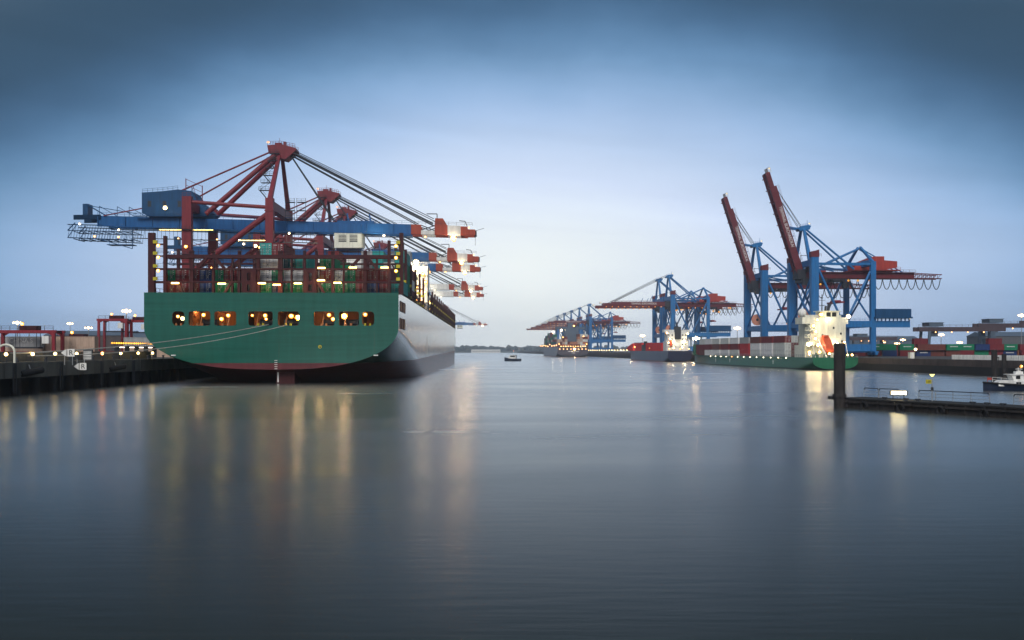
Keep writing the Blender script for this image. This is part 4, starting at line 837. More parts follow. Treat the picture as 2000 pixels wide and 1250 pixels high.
for i, tiers in enumerate(rows):
    y = 28.5+i*14.2
    for k, c in enumerate(tiers):
        for j, xo in enumerate((-6.3, -3.75, -1.2, 1.35, 3.9, 6.4)):
            hb_ = 7.9*(1-max(0, ((y+12)/185-.66)/.345)**2.3)-1.6
            if not c or (j and k < 2 and i) or (j and abs(xo) > hb_): continue
            xo = max(xo, -hb_)
            cc = c if j == 0 else rnd.choice(('dark red', 'pale grey', 'brown', 'white'))
            if j > 2 and i > 3: continue
            container(cc, xo, y, 4.4+2.6*k, f'{cc} container, {ORD[i+1]} bay from the bridge, {ORD[j+1]} row, {TIER[k]} tier, green feeder ship', grp2, doors=(i == 0), parent_mat=SM2)
for p, w_ in (((-5.6, 5.6, 9.2), 500), ((-3.4, 6.2, 13.4), 350), ((3, 7.4, 9.5), 350), ((1, 7.8, 17.8), 350), ((-1.8, .6, 6.2), 250)): point(S2, p, w_, (1, .80, .42), .3)
# ------------------------------------------------------------------ dark cargo ship with red coamings
M['hull3'] = hullpaint('dark cargo hull', (.018, .022, .055), (.20, .04, .035), .4, 0, .35)
S3 = thing('cargo_ship', 'dark navy cargo ship with tall red hold sides and a white lit stern house', 'cargo ship', (97, 574, 0), .075)
ship_hull('hull', M['hull3'], S3, 6.9, 146, 6.4, 8.5, .3, deckmat='steel')
h = MB(); h.box(-6.4, 6.4, 6, 15, 6.2, 12); h.box(-5.8, 5.8, 6.2, 14, 12, 17.2); h.box(-7.6, 7.6, 7, 12, 17.2, 18.8); h.box(-6.9, 6.9, 5.6, 6.2, 9.0, 9.15); h.box(-6.9, 6.9, 5.6, 6.2, 11.9, 12.1); h.rail([(-6.9, 5.6, 12.1), (6.9, 5.6, 12.1)], 1, .06, 2); h.rail([(-6.7, .2, 6.4), (6.7, .2, 6.4)], 1, .06, 2); h.build('deckhouse', M['white'], S3)
h = MB(); h.box(-1.6, 1.9, 5, 8.5, 13.2, 20.5); h.tube((0, 7, 20.5), (0, 7, 23), .5, 8); h.tube((-1, 7, 18), (-1.4, 7, 26), .15, 6); h.build('funnel', M['steel'], S3)
for x in (-5, -3, 3.2, 5):
    for z in (10.2, 13.2, 15.6): d = MB(); d.box(x-.4, x+.4, 5.93 if z < 12 else 6.13, 5.99 if z < 12 else 6.19, z-.4, z+.4); d.build('window', M['glass'], S3)
h = MB()
h.add([(-6.9, 17, 6.3), (-6.9, 17, 11.2), (-6.9, 62, 11.2), (-6.9, 62, 6.3), (6.9, 17, 6.3), (6.9, 17, 11.2), (6.9, 62, 11.2), (6.9, 62, 6.3)], [(0,1,2,3), (7,6,5,4), (0,4,5,1), (3,2,6,7), (1,5,6,2)])
h.build('hold_coaming', M['holdred'], S3)
h = MB(); h.prism_x([(78, 6.3), (78, 11.6), (116, 11.6), (132, 9.6), (138, 8), (130, 6.3)], -4.6, 4.6); h.box(-6.2, 6.2, 77.8, 108, 6.3, 11.5); h.build('hold_coaming', M['holdred'], S3)
h = MB(); h.box(-6.6, 5, 64, 76, 6.3, 10.4); h.tube((-5.5, 69, 10.4), (-5.5, 69, 12.5), 1.2, 10); h.build('deck_machinery', M['steel'], S3)
d = MB(); d.prism_x([(4.8, 9.4), (5.8, 8.8), (5.8, 12.0), (4.8, 12.6)], -4.6, -3.4); d.build('lifeboat', M['lifeboat'], S3)
for p, r, mt in (((-6.4, 5.2, 16.8), .4, 'lit'), ((-4.6, 5.6, 13.4), .3, 'lit'), ((-5.4, 5.4, 11.2), .35, 'lit'), ((4.4, 5.4, 11.4), .35, 'lit'), ((5.9, 5.4, 16.5), .4, 'lit'), ((2.8, 5.4, 8.4), .4, 'lit'), ((-2.4, 5.2, 8.2), .4, 'lit'), ((-5.8, 1.5, 7.6), .4, 'ye'), ((5.6, 1.5, 7.6), .35, 'ye'), ((.5, 1.2, 7.6), .3, 'ye'), ((-6.2, 100, 9), .5, 'wa'), ((-6.7, 50, 8), .3, 'wa')):
    lamp(S3, p, r, mt)
for p, w_ in (((-3, 4, 12), 500), ((4, 4, 12), 500), ((-8, 104, 8.5), 350)): point(S3, p, w_, (1, .84, .5), .3)
# ------------------------------------------------------------------ far container ship
M['hull4'] = hullpaint('far ship hull', (.075, .065, .085), (.10, .05, .06), .8, 0, .35)
S4 = thing('container_ship', 'far grey container ship with lit stacks on its stern below the far cranes', 'container ship', (62, 1010, 0), .05)
SM4 = Matrix.Translation((62, 1010, 0)) @ Matrix.Rotation(.05, 4, 'Z')
ship_hull('hull', M['hull4'], S4, 15.8, 265, 10.2, 13, 1.2, deckmat='steel')
h = MB(); h.box(-6, 8, 20, 30, 10, 31); h.box(-15.5, 15.5, 22, 28, 28.5, 31); h.box(-3, 3, 22, 27, 31, 35); h.build('deckhouse', M['greyb'], S4)
text_on('NEW YORK EXPRESS' if False else 'FAR EASTERN STAR' if False else ' ', .1, M['white'], S4) if False else None
d = MB(); [d.box(-5+k*1.25, -5+k*1.25+.85, -.12, -.02, 5.2, 6.0) for k in range(9)]; [d.box(-1.4+k*.9, -1.4+k*.9+.6, -.12, -.02, 3.6, 4.2) for k in range(4)]; d.build('lettering', M['white'], S4)
for k in range(8): lamp(S4, (-13.5+k*3.8, -.3, 8.0), .42 if k != 4 else .9, 'fl' if k != 4 else 'big')
for k in range(11): lamp(S4, (-12+k*2.5, 2.5, 10.8), .4, 'fl' if k % 2 else 'ye')
for k in range(9): lamp(S4, (-15.9, 10+k*26, 11.5+rnd.uniform(-.5, 2)), .5, 'fl')
for p, r, mt in (((-8, 40, 28), .9, 'bigw'), ((-12, 90, 27), .8, 'bigw'), ((3, 18, 32), .7, 'ye'), ((-10, 2, 20), .5, 'wa'), ((11, 2, 21), .5, 'wa'), ((14, 1, 13), .5, 'wa'), ((-14, 1, 13), .5, 'wa')): lamp(S4, p, r, mt)
grp4 = 'containers on the far container ship'
for c in range(12):
    n_ = 4 if c in (2, 3) else (2 if c in (4, 5, 6, 7) else (3 if c < 2 else 5))
    for k in range(n_):
        cc = rnd.choice(('beige', 'beige', 'orange', 'brown', 'dark red', 'pale grey') if not 4 <= c <= 7 else ('dark red', 'brown', 'orange'))  # warm pale outer stacks and dark middle carry the lamplight in their colour
        container(cc, -14.3+2.6*c, 4, 10.3+2.6*k, f'{cc} container {ORD[c+1]} across, {TIER[k]} tier, on the far ship stern', grp4, parent_mat=SM4)
for bay in range(12):
    for k in range((5, 5, 5, 6, 6, 6, 5, 5, 4, 4, 3, 3)[bay]):
        cc = rnd.choice(('dark teal', 'green', 'grey', 'dark red', 'navy blue', 'beige'))
        wob = -14.2+max(0, bay-8)*1.2
        container(cc, wob, 34+bay*15.5, 10.4+2.6*k, f'{cc} container, {ORD[bay+1]} bay from the stern, {TIER[min(k,5)]} tier, water side of far ship', grp4, parent_mat=SM4)
# ------------------------------------------------------------------ small boat under way in the middle
T = thing('pilot_boat', 'small dark boat with a low white cabin alone in the middle of the fairway', 'boat', (0.5, 622, 0), R(72))
secs = []
for f in (0, .1, .25, .45, .65, .8, .9, .97, 1.0):
    u = max(0, (f-.5)/.5); hb = 2.1*max(.03, 1-u**2.2); secs.append((f*10.5-5, section(hb, 1.5+.9*u**1.5, -.6, .4, 2.4, 1-.5*u, 6, 3)))
h, d = hull_mb(secs); pts = secs[0][1]; outer = [(-x, z) for x, z in reversed(pts)]+pts[1:]; h.add([(x, -5, z) for x, z in outer], [tuple(range(len(outer)))])
h.build('hull', M['navy'], T, True); d.build('deck', M['steel'], T)
h = MB(); h.prism_x([(-2.2, 1.3), (-2.2, 3.6), (1.6, 3.6), (2.3, 2.4), (3, 1.3)], -1.4, 1.4); h.box(-1.6, 1.6, -2.4, 1.8, 3.6, 3.75); h.tube((0, -.5, 3.7), (0, -.5, 6.2), .1, 6); h.bar((-1, -.5, 5.4), (1, -.5, 5.4), .12); h.build('cabin', M['white'], T)
for s in (-1, 1): d = MB(); d.box(s*1.4-.03, s*1.4+.03, -1.8, 1.2, 2.5, 3.3); d.build('window', M['glass'], T)
lamp(T, (0, -.5, 6.3), .22, 'red', 'navigation_light')
# ------------------------------------------------------------------ pontoon with pile and railings, right foreground
P0 = Vector((39.2, 118.8, 0)); dv = Vector((11.2, -21.1, 0)).normalized(); nv_ = Vector((-dv.y, dv.x, 0))   # nv_ points away to the right
PR = math.atan2(dv.y, dv.x)
PT = thing('pontoon', 'long black floating pontoon with a worn steel edge in the right foreground', 'pontoon', P0, PR)
p = MB(); p.box(0, 46, 0, 4.2, -1, .98); p.box(-.2, 46, -.12, 4.3, .981, 1.14, 1)
for k in range(20): p.box(1+k*2.3, 1.25+k*2.3, -.11, -.001, .05, .97)
p.box(0, 46, -.3, -.121, .62, .8)
p.build('float', [M['dwood'], M['wet']], PT)
for k in range(7):
    f = MB(); x = 4+k*5.2
    for j in range(14):
        a0 = 2*math.pi*j/14; a1 = 2*math.pi*(j+1)/14; f.tube((x+.42*math.cos(a0), -.32, .35+.42*math.sin(a0)), (x+.42*math.cos(a1), -.32, .35+.42*math.sin(a1)), .17, 6)
    f.build('tyre_fender', M['black'], PT)
for k, x in enumerate((6, 9, 10.6, 17.5, 19.2, 21, 23.8, 24.9)): f = MB(); f.tube((x, .8, 1.14), (x, .8, 1.42), .16, 8); f.tube((x-.35, .8, 1.36), (x+.35, .8, 1.36), .09, 6); f.build('cleat', M['steel'], PT)
pl = MB(); pl.tube((0, 0, -3), (0, 0, 6.2), .66, 20); pl.tube((0, 0, 6.2), (0, 0, 7.62), .64, 20); pl.tube((0, 0, 6.0), (0, 0, 6.2), .68, 20); pl.tube((0, 0, 1.2), (0, 0, 1.6), .82, 16); pl.box(-.9, .9, .3, 1.6, .9, 1.3)
o = pl.build('mooring_pile', M['dwood']); o.location = P0 + dv*.35 + nv_*-.4; tag(o, 'thick dark steel pile at the left end of the pontoon, tallest in the right foreground', 'pile')
def prail(x0, x1, label, arch=True):
    t_ = thing('guard_railing', label, 'railing', P0+dv*x0+nv_*3.6, PR, 'tube railings on the pontoon'); t_.location.z = 1.14
    L = x1-x0; r_ = MB(); n = max(1, round(L/2))
    for i in range(n+1): r_.tube((L*i/n, 0, 0), (L*i/n, 0, 1.1), .035, 6)
    for z in (.4, .75): r_.tube((0, 0, z), (L, 0, z), .025, 6)
    r_.build('posts', M['galv'], t_); r_ = MB(); r_.path([(0, 0, .9), (.12, 0, 1.1), (L-.12, 0, 1.1), (L, 0, .9)], .055, 6); r_.build('handrail', M['steel'], t_)
prail(.4, 2.6, 'short railing on the pontoon right beside the dark pile'); prail(2.7, 5.6, 'second railing on the pontoon left of the floodlight'); prail(8.4, 17.4, 'longest railing on the pontoon behind the yellow sign post'); prail(20.2, 26.4, 'railing at the right end of the pontoon before the blue kiosk')
def pole(x, label, sign):
    t_ = thing('lamp_post', label, 'lamp post', P0+dv*x+nv_*2.6, 0); t_.location.z = 1.14
    r_ = MB(); r_.tube((0, 0, 0), (0, 0, 2.75), .07, 8, 0, .05); r_.build('post', M['galv'], t_)
    r_ = MB(); r_.tube((0, 0, 2.72), (0, 0, 3.0), .07, 10, 0, .3); r_.tube((0, 0, 3.0), (0, 0, 3.1), .32, 10, 1, .1); r_.build('lamp_head', [M['ylamp'], M['steel']], t_)
    if sign: r_ = MB(); r_.box(-.72, -.1, -.05, .0, 1.95, 2.4); sg = r_.build('sign_board', M['yellow'], t_); text_on('1.85', .3, M['steel'], t_, 'lettering', (-.41, -.065, 2.17)); r_ = MB(); r_.box(-.12, .12, -.1, .1, 1.2, 1.55); r_.build('junction_box', M['steel'], t_)
M['ylamp'] = glow('pole lamp yellow', (.95, .85, .25), 2.4)
pole(11.0, 'lamp post with a small yellow sign in the middle of the pontoon', True); pole(24.9, 'plain lamp post with a yellow-green head at the right of the pontoon', False)
t_ = thing('floodlight', 'wide glaring floodlight standing low on the pontoon behind its edge', 'floodlight', P0+dv*6.6+nv_*2.4, R(-8)); t_.location.z = 1.14
r_ = MB(); r_.box(-.85, .85, -.16, .2, .52, .56, 0); r_.box(-.85, .85, -.16, .2, .96, 1.0, 0); r_.box(-.85, .85, .16, .2, .56, .96, 0); r_.bar((-.6, .1, 0), (-.6, .1, .6), .08); r_.bar((.6, .1, 0), (.6, .1, .6), .08); r_.box(-.95, -.85, -.16, .2, .52, 1.0); r_.box(.85, .95, -.16, .2, .52, 1.0); r_.build('lamp_housing', M['steel'], t_)
r_ = MB(); r_.box(-.82, .82, -.12, .1, .58, .94); r_.build('lamp_glass', M['pontl'], t_) if 'pontl' in M else None
M['pontl'] = glow('pontoon floodlight', (1, .80, .40), 14)
if 'pontl' in M and len(t_.children) < 2: r_.build('lamp_glass', M['pontl'], t_)
kk = thing('kiosk', 'blue box kiosk with orange lower panel cut by the right frame edge', 'kiosk', P0+dv*27.2+nv_*1.4, 0); kk.location.z = 1.14
r_ = MB(); r_.box(0, 3, -.2, 2.2, 0, 2.3); r_.box(-.06, .12, -.26, -.2, 0, 2.3); r_.box(-.1, 3.1, -.35, 2.3, 2.3, 2.42); r_.build('body', M['kiosk'], kk)
r_ = MB(); r_.box(.18, 2.9, -.24, -.2, .15, 1.1); [r_.box(.3, 2.9, -.262, -.24, .3+.26*k, .36+.26*k, 1) for k in range(3)]; r_.build('panel', [M['corange'], M['white']], kk)
r_ = MB(); r_.bar((-1.2, 0, 0), (-1.2, 0, 1.3), .1); r_.bar((-.6, 0, 0), (-.6, 0, 1.3), .1); r_.bar((-1.3, 0, .8), (-.2, 0, .8), .12); r_.tube((-1.05, 0, .3), (-.55, 0, .3), .2, 8); r_.box(-.5, -.2, -.2, .2, 0, .6); o = r_.build('mooring_gear', M['steel']); o.location = P0+dv*26.6+nv_*2; o.location.z = 1.14; tag(o, 'dark winch posts and white box beside the blue kiosk on the pontoon', 'mooring gear')
# ------------------------------------------------------------------ launch moored behind the pontoon
T = thing('harbour_launch', 'navy blue launch with white wheelhouse moored behind the pontoon at the right', 'boat', (90.6, 166, 0), R(86))
T.rotation_euler = (0, 0, R(86)); secs = []
for f in (0, .1, .25, .45, .6, .72, .82, .9, .96, 1.0):
    u = max(0, (f-.5)/.5); hb = 2.4*max(.03, 1-u**2.4); secs.append((f*22-10.5, section(hb, 1.0+.55*u**1.6, -.8, .3, 2.4, 1-.6*u, 6, 4)))
h, d = hull_mb(secs); pts = secs[0][1]; outer = [(-x, z) for x, z in reversed(pts)]+pts[1:]; h.add([(x, -10.5, z) for x, z in outer], [tuple(range(len(outer)))])
h.build('hull', M['navy'], T, True); d.build('deck', M['steel'], T)
r_ = MB()
for s in (-1, 1):
    q_ = [Vector((s*(a[-1][0]+.06), y, a[-1][1]-.15)) for y, a in secs]; r_.path(q_, .14, 6)
r_.build('rubbing_strake', M['black'], T)
h = MB(); h.prism_x([(-9, .8), (-9, 1.6), (7.6, 1.8), (9.0, 1.7), (9.4, 1.4), (9.4, .8)], -1.1, 1.1); h.prism_x([(-6.2, 1.7), (-6.2, 2.7), (7.0, 2.7), (7.3, 2.6), (6.9, 1.7)], -1.0, 1.0); h.box(-1.2, 1.2, -6.6, 7.7, 2.7, 2.8); h.box(-.5, .5, 5.2, 6.4, 2.8, 3.25)
h.rail([(-1.0, 10.4, 1.5), (-1.9, 6.5, 1.15), (-2.2, -9, .95)], .8, .03, 1.4); h.build('wheelhouse', M['white'], T)
for s in (-1, 1):
    for y0, y1 in ((5.9, 6.6), (3.9, 5.3), (1.6, 3.4)): d = MB(); d.box(s*1.0-.03, s*1.0+.03, y0, y1, 2.0, 2.55); d.build('window', M['glass'], T)
    d = MB(); d.box(s*1.1-.03, s*1.1+.03, 5.8, 6.6, 1.0, 1.5); d.build('window', M['glass'], T)
d = MB(); d.tube((0, 5.8, 3.25), (0, 5.8, 3.9), .07, 8); d.box(-.2, .2, 5.2, 6.2, 3.6, 3.7); d.box(-.3, .3, 5.5, 6.0, 3.2, 3.4); d.build('mast', M['white'], T)
lamp(T, (0, 5.4, 4.1), .22, 'orr', 'mast_lamp')
d = MB(); d.tube((0, 10.8, 1.4), (0, 10.8, 2.3), .04, 6); d.box(-.03, .03, 10.1, 10.8, 1.8, 2.2); d.build('bow_flag', M['rredh'], T)
for (px, yy, w_, top, l_) in ((1942, 225, .62, 6.9, 'left one of two dark dolphin piles behind the navy launch'), (1961, 232, .5, 5.9, 'right and slimmer one of two dark dolphin piles behind the navy launch')):
    d = MB(); d.tube((0, 0, -3), (0, 0, top-.3), w_, 16); d.tube((0, 0, top-.3), (0, 0, top), w_*1.06, 16); d.tube((w_+.3, 0, -2), (w_+.3, 0, top-1.6), .07, 6); d.box(0, w_+.4, -.08, .08, top-1.9, top-1.7); o = d.build('dolphin_pile', M['dwood']); o.location = ((px-1000)/F*yy, yy, 0); tag(o, l_, 'pile', 'dolphin piles')
# ------------------------------------------------------------------ right quay: containers, barrier, yard cranes
grp5 = 'containers stacked on the right quay'
cols_r = ('dark red green', 'green navy', 'green dark', 'brown navy', 'brown brown', 'green brown', 'green dark', 'navy green', 'dark dark', 'green navy', 'dark dark', 'dark green', 'dark navy', 'brown dark')
mapc = {'dark': 'dark red', 'red': 'dark red', 'navy': 'navy blue'}
x = 152
for i, s_ in enumerate(cols_r):
    p_ = [mapc.get(c, c) for c in s_.split()][-2:]
    if i == 0: p_ = ['green', 'dark red']
    L = 6.06 if i not in (3, 4) else 6.06
    for k in (0, 1):
        c = p_[1-k] if i else p_[k ^ 1]
        o = container(c, x+L, 425+rnd.uniform(-1, 1), ZR+2.6*k, f'{c} container, right quay front row, {ORD[i+1]} from left, {"upper" if k else "lower"} tier', grp5, L=L, rz=R(90))
        if c in ('green', 'navy blue') and i % 3 != 1:
            tm = MB()
            for q_ in range(9): tm.box(-1.29, -1.235, 1.3+q_*.38, 1.55+q_*.38, 1.35, 1.75)
            tm.build('lettering', M['white'], o)
    x += L+rnd.choice((.12, .12, .12, 1.2))
x = 150
for i in range(12):
    for k in (0, 1, 2):
        if k == 2 and i not in (4, 9): continue
        c = ('dark red', 'brown', 'orange', 'navy blue', 'dark red')[(i*2+k) % 5]
        container(c, x+6.06, 436, ZR+2.6*k, f'{c} container, right quay rear row, {ORD[i+1]} from left, {TIER[k]} tier', grp5, L=6.06, rz=R(90))
    x += 6.5
b_ = MB(); slab(b_, rq, 246, 283, 1.0, 1.25, ZR-.2, ZR+1.3)
for k in range(46): y = 246+k*.8; xx = rq(y, .9); b_.box(xx-.04, xx+.1, y, y+.4, ZR-.1, ZR+1.2)
o = b_.build('parapet_panel', M['white']); tag(o, 'low white ribbed parapet on the right quay below the dark red containers', 'parapet')
tk = thing('quay_shed', 'small pale service hut on the right quay edge right of the green stern', 'hut', (rq(315, 4), 315, ZR), 0)
d = MB(); d.box(-.7, .7, -.7, 1, 0, 1.9); d.box(-.8, .8, -.8, 1.1, 1.9, 2.0); d.build('body', M['cream'], tk); d = MB(); d.box(-.35, .35, -.74, -.7, 0, 1.7); d.build('door', M['white'], tk); lamp(tk, (.8, -1.3, 2.9), .35, 'wh')
def rmg(x, y, wdt, h, label, lamps_=True):
    t_ = thing('yard_crane', label, 'yard crane', (x, y, ZR), R(0), 'bridge cranes in the right container yard')
    for s in (0, 1):
        xx = s*wdt
        for dy in (-5, 5): a = MB(); a.bar((xx-1.2, dy, .8), (xx-.4, dy, h-2), 1.1, 1.1); a.bar((xx+1.2, dy, .8), (xx+.4, dy, h-2), 1.1, 1.1) if s else None; a.build('leg', M['greyb'], t_)
        a = MB(); a.box(xx-1.2, xx+1.2, -7, 7, .4, 1.2); [a.tube((xx-.4, j, .45), (xx+.4, j, .45), .45, 8) for j in (-6, -4, 4, 6)]; a.build('bogie_sill', M['greyb'], t_)
    a = MB(); a.box(-5, wdt+7, -3.4, -2, h-2, h); a.box(-5, wdt+7, 2, 3.4, h-2, h); a.rail([(-5, -3.5, h), (wdt+7, -3.5, h)], 1.1, .05, 3); a.build('girder', M['brownish'], t_)
    a = MB(); a.box(wdt*.06-2, wdt*.06+4.6, -4, 4, h+.3, h+2.0); a.box(wdt*.06-2.4, wdt*.06+5, -4.2, 4.2, h+2.0, h+2.2); a.box(wdt*.06, wdt*.06+3, -2, 2, h-4.4, h-2.1); a.build('trolley_house', M['greyb'], t_)
    for k in range(4): lamp(t_, (wdt*(.1+.26*k), -3.6, h-2.4), .25, 'fl')
    return t_
rmg(196, 470, 29, 13.5, 'left one of the bridge cranes above the stacked containers at the right'); rmg(229, 480, 31, 15.5, 'middle bridge crane above the stacked containers at the right'); rmg(262, 500, 40, 17.5, 'tallest bridge crane at the right frame edge')
rmg(222, 640, 18, 11, 'small distant bridge crane left of the others in the right yard')
# ------------------------------------------------------------------ left quay: containers, straddle carriers
grp6 = 'containers stacked on the left quay'
for i, (x, y, cs) in enumerate(((-128, 246, ('beige', 'grey')), (-115.5, 247, ('beige', 'beige')), (-102, 262, ('beige', 'grey')), (-141, 245, ('grey', 'dark red')), (-112, 300, ('brown', 'grey')), (-99, 300, ('dark red', 'brown')), (-128, 330, ('brown', 'beige')), (-154, 330, ('brown', 'dark red')))):
    for k, c in enumerate(cs):
        o = container(c, x+12.2, y, ZL+2.6*k, f'{c} container on the left quay, {["second from left front", "third from left front", "nearest the green ship front", "leftmost front", "middle rear", "right rear", "left rear", "outermost rear"][i]} stack, {"upper" if k else "lower"} tier', grp6, rz=R(90))
        if i == 0 and k: text_on('CHINA S', 1.5, M['white'], o, 'lettering', (-1.245, 5.2, 1.55), (R(90), 0, R(-90)), .01)
def straddle(x, y, h, L, label, rz=0):
    t_ = thing('straddle_carrier', label, 'straddle carrier', (x, y, ZL), rz, 'red straddle carriers on the left quay')
    for xx in (-L/2, L/2):
        for yy in (-2.3, 2.3): a = MB(); a.bar((xx, yy, 1), (xx, yy, h-.6), .75, .6); a.bar((xx, yy, h-1.2), (xx-math.copysign(1.6, xx), yy, h-.3), .5); a.build('leg', M['straddle'], t_)
    for yy in (-2.3, 2.3):
        a = MB(); a.box(-L/2-.6, L/2+.6, yy-.35, yy+.35, h-.7, h); a.box(-L/2, L/2, yy-.3, yy+.3, .7, 1.5); a.build('side_beam', M['straddle'], t_)
        for k in range(4): w_ = MB(); xx = -L/2+L*k/3; w_.tube((xx, yy-.3, .6), (xx, yy+.3, .6), .6, 12); w_.build('wheel', M['black'], t_)
    a = MB(); a.box(-L/2, -L/2+.5, -2, 2, h-.69, h-.1); a.box(L/2-.5, L/2, -2, 2, h-.69, h-.1); a.box(-1.5, 2.5, -1.4, 1.4, h, h+1.1); a.rail([(-L/2, -2.6, h), (L/2, -2.6, h)], 1, .05, 2); a.build('top_frame', M['rust'], t_)
    a = MB(); a.box(L/2-2.2, L/2-.6, -3.7, -2.7, h-3.2, h-1.4); a.build('cab', M['white'], t_)
    a = MB(); a.box(-3, 3, -1.2, 1.2, h-4.4, h-4.0); [a.bar((xx, yy, h-4), (xx, yy, h-.7), .1) for xx in (-2.5, 2.5) for yy in (-1, 1)]; a.build('spreader', M['steel'], t_)
    lamp(t_, (0, -2.9, h+1.5), .3, 'orr', 'beacon')
straddle((225-1000)/F*330, 330, 12.2, 9.0, 'red straddle carrier left of the green stern, left one of the tall pair'); straddle((270-1000)/F*338, 338, 12.0, 9.0, 'red straddle carrier partly hidden by the green stern')
straddle((55-1000)/F*240, 240, 6.6, 14.5, 'long low red straddle carrier before the containers at the left frame edge')
straddle((150-1000)/F*265, 265, 5.0, 8.0, 'smallest red straddle carrier before the beige containers on the left quay')
M['mark'] = glow('amber marker', (1, .42, .04), 3); M['strip'] = glow('strip light', (1, .80, .62), 5)
tt = thing('light_row_frame', 'made-up frame carrying orange lights over a white light strip beside the green stern', 'light frame', (lq(226, -10), 226, ZL), RZL+R(90))  # frame made up to carry the orange light row and white strip
a = MB(); a.box(-13, 13, -.7, .7, 2.55, 2.7); a.rail([(-13, .68, 2.7), (13, .68, 2.7)], .9, .04, 1.5); a.build('deck', M['steel'], tt)
for xx in (-12, -6, 0, 6, 12): d = MB(); d.box(xx-.15, xx+.15, -.5, .5, 0, 2.55); d.build('post', M['steel'], tt)
for k in range(20): d = MB(); d.ball((-12.6+1.33*k, .8, 3.35), .2, 0, 8, 5); d.build('lamp', M['mark'], tt)
d = MB(); d.box(-13, 13, .71, .8, 2.35, 2.52); d.build('strip_light', M['strip'], tt)
# ------------------------------------------------------------------ high mast lamps, far sheds, far shore
def mast(px, py, Y, mt, label, r=.7, ztop=None, base=ZL):
    x = (px-1000)/F*Y; z = EYE+(684-py)*Y/F
    t_ = thing('light_mast', label, 'light mast', (x, Y, base), 0, 'tall light masts in the port'); m_ = MB(); m_.tube((0, 0, 0), (0, 0, z-base), .28, 8, 0, .16); m_.box(-1.8, 1.8, -.3, .3, z-base, z-base+.3); m_.build('pole', M['galv'], t_)
    m_ = MB()
    for dx in (-1.5, 0, 1.5): m_.ball((dx, -.2, z-base-.3), r*(.62 if dx else 1.0), 0, 10, 7)
    m_.build('lamp_head', M[mt], t_)
for a in ((247, 606, 420, 'mast', 'tall lit light mast just left of the green stern', .8), (34, 629, 430, 'mast', 'light mast nearest the left frame edge', .7), (57, 640, 400, 'mast', 'lower light mast second from the left frame edge', .6), (137, 631, 600, 'mast', 'light mast above the straddle carriers on the left quay', .7), (173, 639, 470, 'mast', 'light mast between the containers left of the tall mast', .6)): mast(*a)
for a in ((1440, 640, 620, 'mast', 'light mast left of the orange cable reel on the right quay', 1.0), (1255, 655, 900, 'mast', 'light mast behind the red hold sides of the dark cargo ship', 1.2), (1359, 660, 640, 'big', 'glaring light mast just left of the green feeder bow', .9), (1838, 653, 700, 'mast', 'light mast between two bridge cranes at the right', .9), (1763, 663, 760, 'mast', 'light mast right of the dark teal crane box', .9), (1752, 670, 700, 'mast', 'lower light mast beside the crane legs at the right', .7), (1874, 668, 640, 'mast', 'low light mast under the middle bridge crane', .7), (1950, 670, 620, 'mast', 'low light mast above the dark red containers', .7), (1995, 615, 560, 'mast', 'tall light mast cut by the right frame edge', .9), (1730, 668, 760, 'mast', 'light mast just right of the tallest crane leg', .7)): mast(*a[:5], a[5], None, ZR)
for i in range(34):
    y = 640+i*17
    if 570 < y < 600: continue
    o = bpy.data.objects.new('quay_lamp', bpy.data.meshes.get('far_quay_lamp') or (lambda m_: (m_.tube((0, 0, 0), (0, 0, 2.4), .12, 6), m_.ball((0, 0, 2.6), .42, 1, 6, 4), m_.mesh('far_quay_lamp', [M['steel'], M['ye']]))[2])(MB()))
    col.objects.link(o); o.location = (rq(y, 1.5), y, ZR); tag(o, 'small yellow lamp in the row along the far right quay edge', 'lamp', 'lamps along the far right quay')
def shed(x, y, wd, dp, h, mat, label, pitched=True):
    t_ = thing('warehouse', label, 'building', (x, y, ZR), 0, 'sheds behind the port'); a = MB(); a.box(0, wd, 0, dp, 0, h); a.build('wall', M[mat], t_)
    a = MB()
    if pitched: a.prism_x([(-.6, h), (dp/2, h+dp*.12), (dp+.6, h)], -.5, wd+.5)
    else: a.box(-.5, wd+.5, -.5, dp+.5, h, h+.6)
    a.build('roof', M['greyb'], t_)
    for k in range(int(wd/9)): d = MB(); d.box(3+k*9, 7+k*9, -.08, -.02, 0, min(5, h*.6)); d.build('door', M['steel'], t_)
for a in ((300, 900, 70, 30, 12, 'greyb', 'long blue-grey shed behind the right yard cranes'), (380, 800, 60, 30, 14, 'pale', 'grey shed at the far right behind the bridge cranes'), (220, 1100, 60, 30, 10, 'white', 'pale shed low behind the green feeder ship'), (150, 1200, 50, 25, 9, 'greyb', 'blue-grey shed behind the dark cargo ship'), (330, 1150, 90, 30, 16, 'pale', 'tall grey shed far behind the right quay containers'), (130, 900, 26, 18, 7, 'rust', 'low red shed between the far cranes and the dark cargo ship')): shed(*a)
for a in ((-330, 700, 60, 30, 13, 'brownw', 'brown shed far behind the left quay containers'), (-250, 640, 44, 25, 11, 'pale', 'grey shed behind the left quay light masts')): shed(*a)
for x, y, h_, l_ in ((168, 980, 26, 'thin slewing jib crane with raised arm behind the dark cargo ship'), (182, 1010, 22, 'second thin jib crane behind the dark cargo ship'), (265, 900, 24, 'thin jib crane behind the green feeder bridge')):
    t_ = thing('jib_crane', l_, 'jib crane', (x, y, ZR), 0, 'thin jib cranes'); a = MB(); a.bar((0, 0, 0), (0, 0, h_*.6), 1.2); a.box(-2, 2, -1.5, 1.5, h_*.6, h_*.6+2.5); a.build('tower', M['greyb'], t_); a = MB(); a.bar((0, 0, h_*.6+1), (-h_*.35, 0, h_*1.3), .8); a.bar((0, 0, h_*.6+5), (-h_*.33, 0, h_*1.25), .2); a.build('jib', M['greyb'], t_)
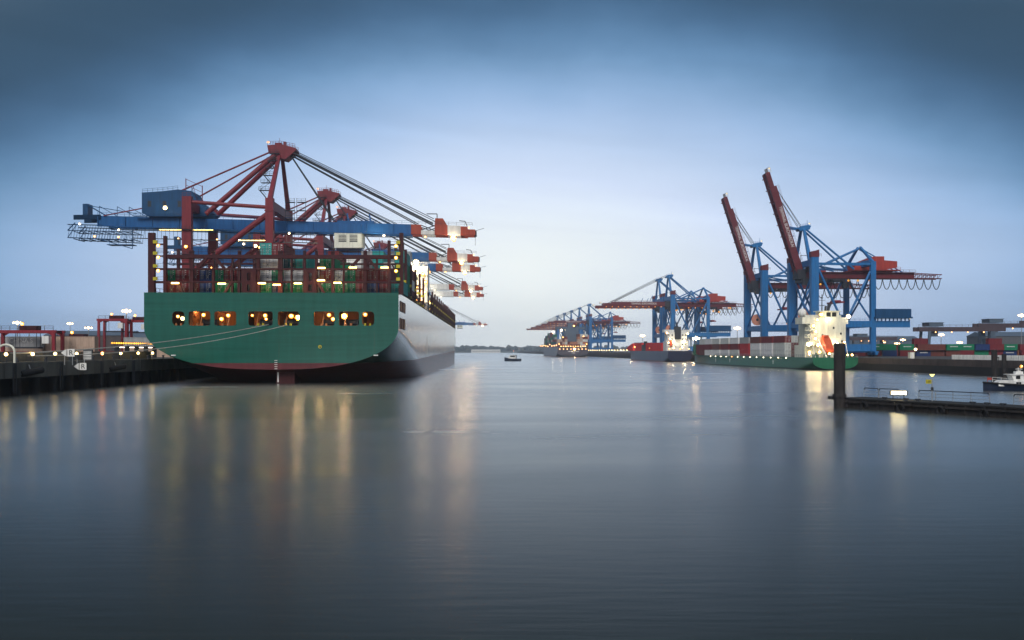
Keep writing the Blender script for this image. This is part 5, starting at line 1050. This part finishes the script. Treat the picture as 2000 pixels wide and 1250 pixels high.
# far shore: a low wooded bank closing the river
fs = MB(); pts = []
X0, X1 = -2200, 2200; n = 200
for k in range(n+1):
    x = X0+(X1-X0)*k/n; h_ = 8+5*math.sin(k*.21)+3*math.sin(k*.63+1)+rnd.uniform(-1, 1); pts.append((x, h_))
vs = []
for x, h_ in pts: vs += [(x, 2600, -1), (x, 2606, 2.2), (x, 2680, h_*.55), (x, 2800, h_)]
fs_ = [(4*k+j, 4*k+4+j, 4*k+5+j, 4*k+1+j) for k in range(n) for j in range(3)]
fs.add(vs, fs_); struct(fs.build('far_bank', M['tree'], None, True))
tw = MB()
for k in range(620):
    x = rnd.uniform(-900, 700); s_ = rnd.uniform(5, 10); y = rnd.uniform(2640, 2760); zz = rnd.uniform(4, 8)
    for q_ in range(4): tw.ball((x+rnd.uniform(-.6, .6)*s_, y+rnd.uniform(-.4, .4)*s_, zz+s_*.6+rnd.uniform(-.3, .4)*s_), s_*rnd.uniform(.35, .6), 0, 6, 4)
o = tw.build('far_wood', M['tree']); o['kind'] = 'stuff'; tag(o, 'hazy blue strip of trees along the far bank', 'trees')
sh = thing('far_building', 'long pale building low on the far bank beyond the bow of the green ship', 'building', (-105, 2560, 0), 0)
a = MB(); a.box(0, 75, 0, 20, 0, 9); a.build('wall', M['white'], sh); a = MB(); a.box(-1, 76, -1, 21, 9, 10); a.build('roof', M['greyb'], sh); a = MB(); [a.box(4+k*8, 8+k*8, -.2, -.05, 3, 5) for k in range(9)]; a.build('window', M['glass'], sh)
# ------------------------------------------------------------------ thin dusk haze over the water
HAZE = .00019
if HAZE:
    m = bpy.data.materials.new('haze'); m.use_nodes = True; t = m.node_tree; t.nodes.clear()
    pv = t.nodes.new('ShaderNodeVolumePrincipled'); pv.inputs['Color'].default_value = (.90, .95, 1, 1); pv.inputs['Density'].default_value = HAZE; pv.inputs['Anisotropy'].default_value = .82
    ou = t.nodes.new('ShaderNodeOutputMaterial'); t.links.new(pv.outputs[0], ou.inputs['Volume'])
    a = MB(); a.box(-2320, 2320, -160, 2920, -10, 88); o = a.build('haze', m); o['kind'] = 'stuff'; o['label'] = 'thin blue dusk haze over the harbour'; o['category'] = 'haze'
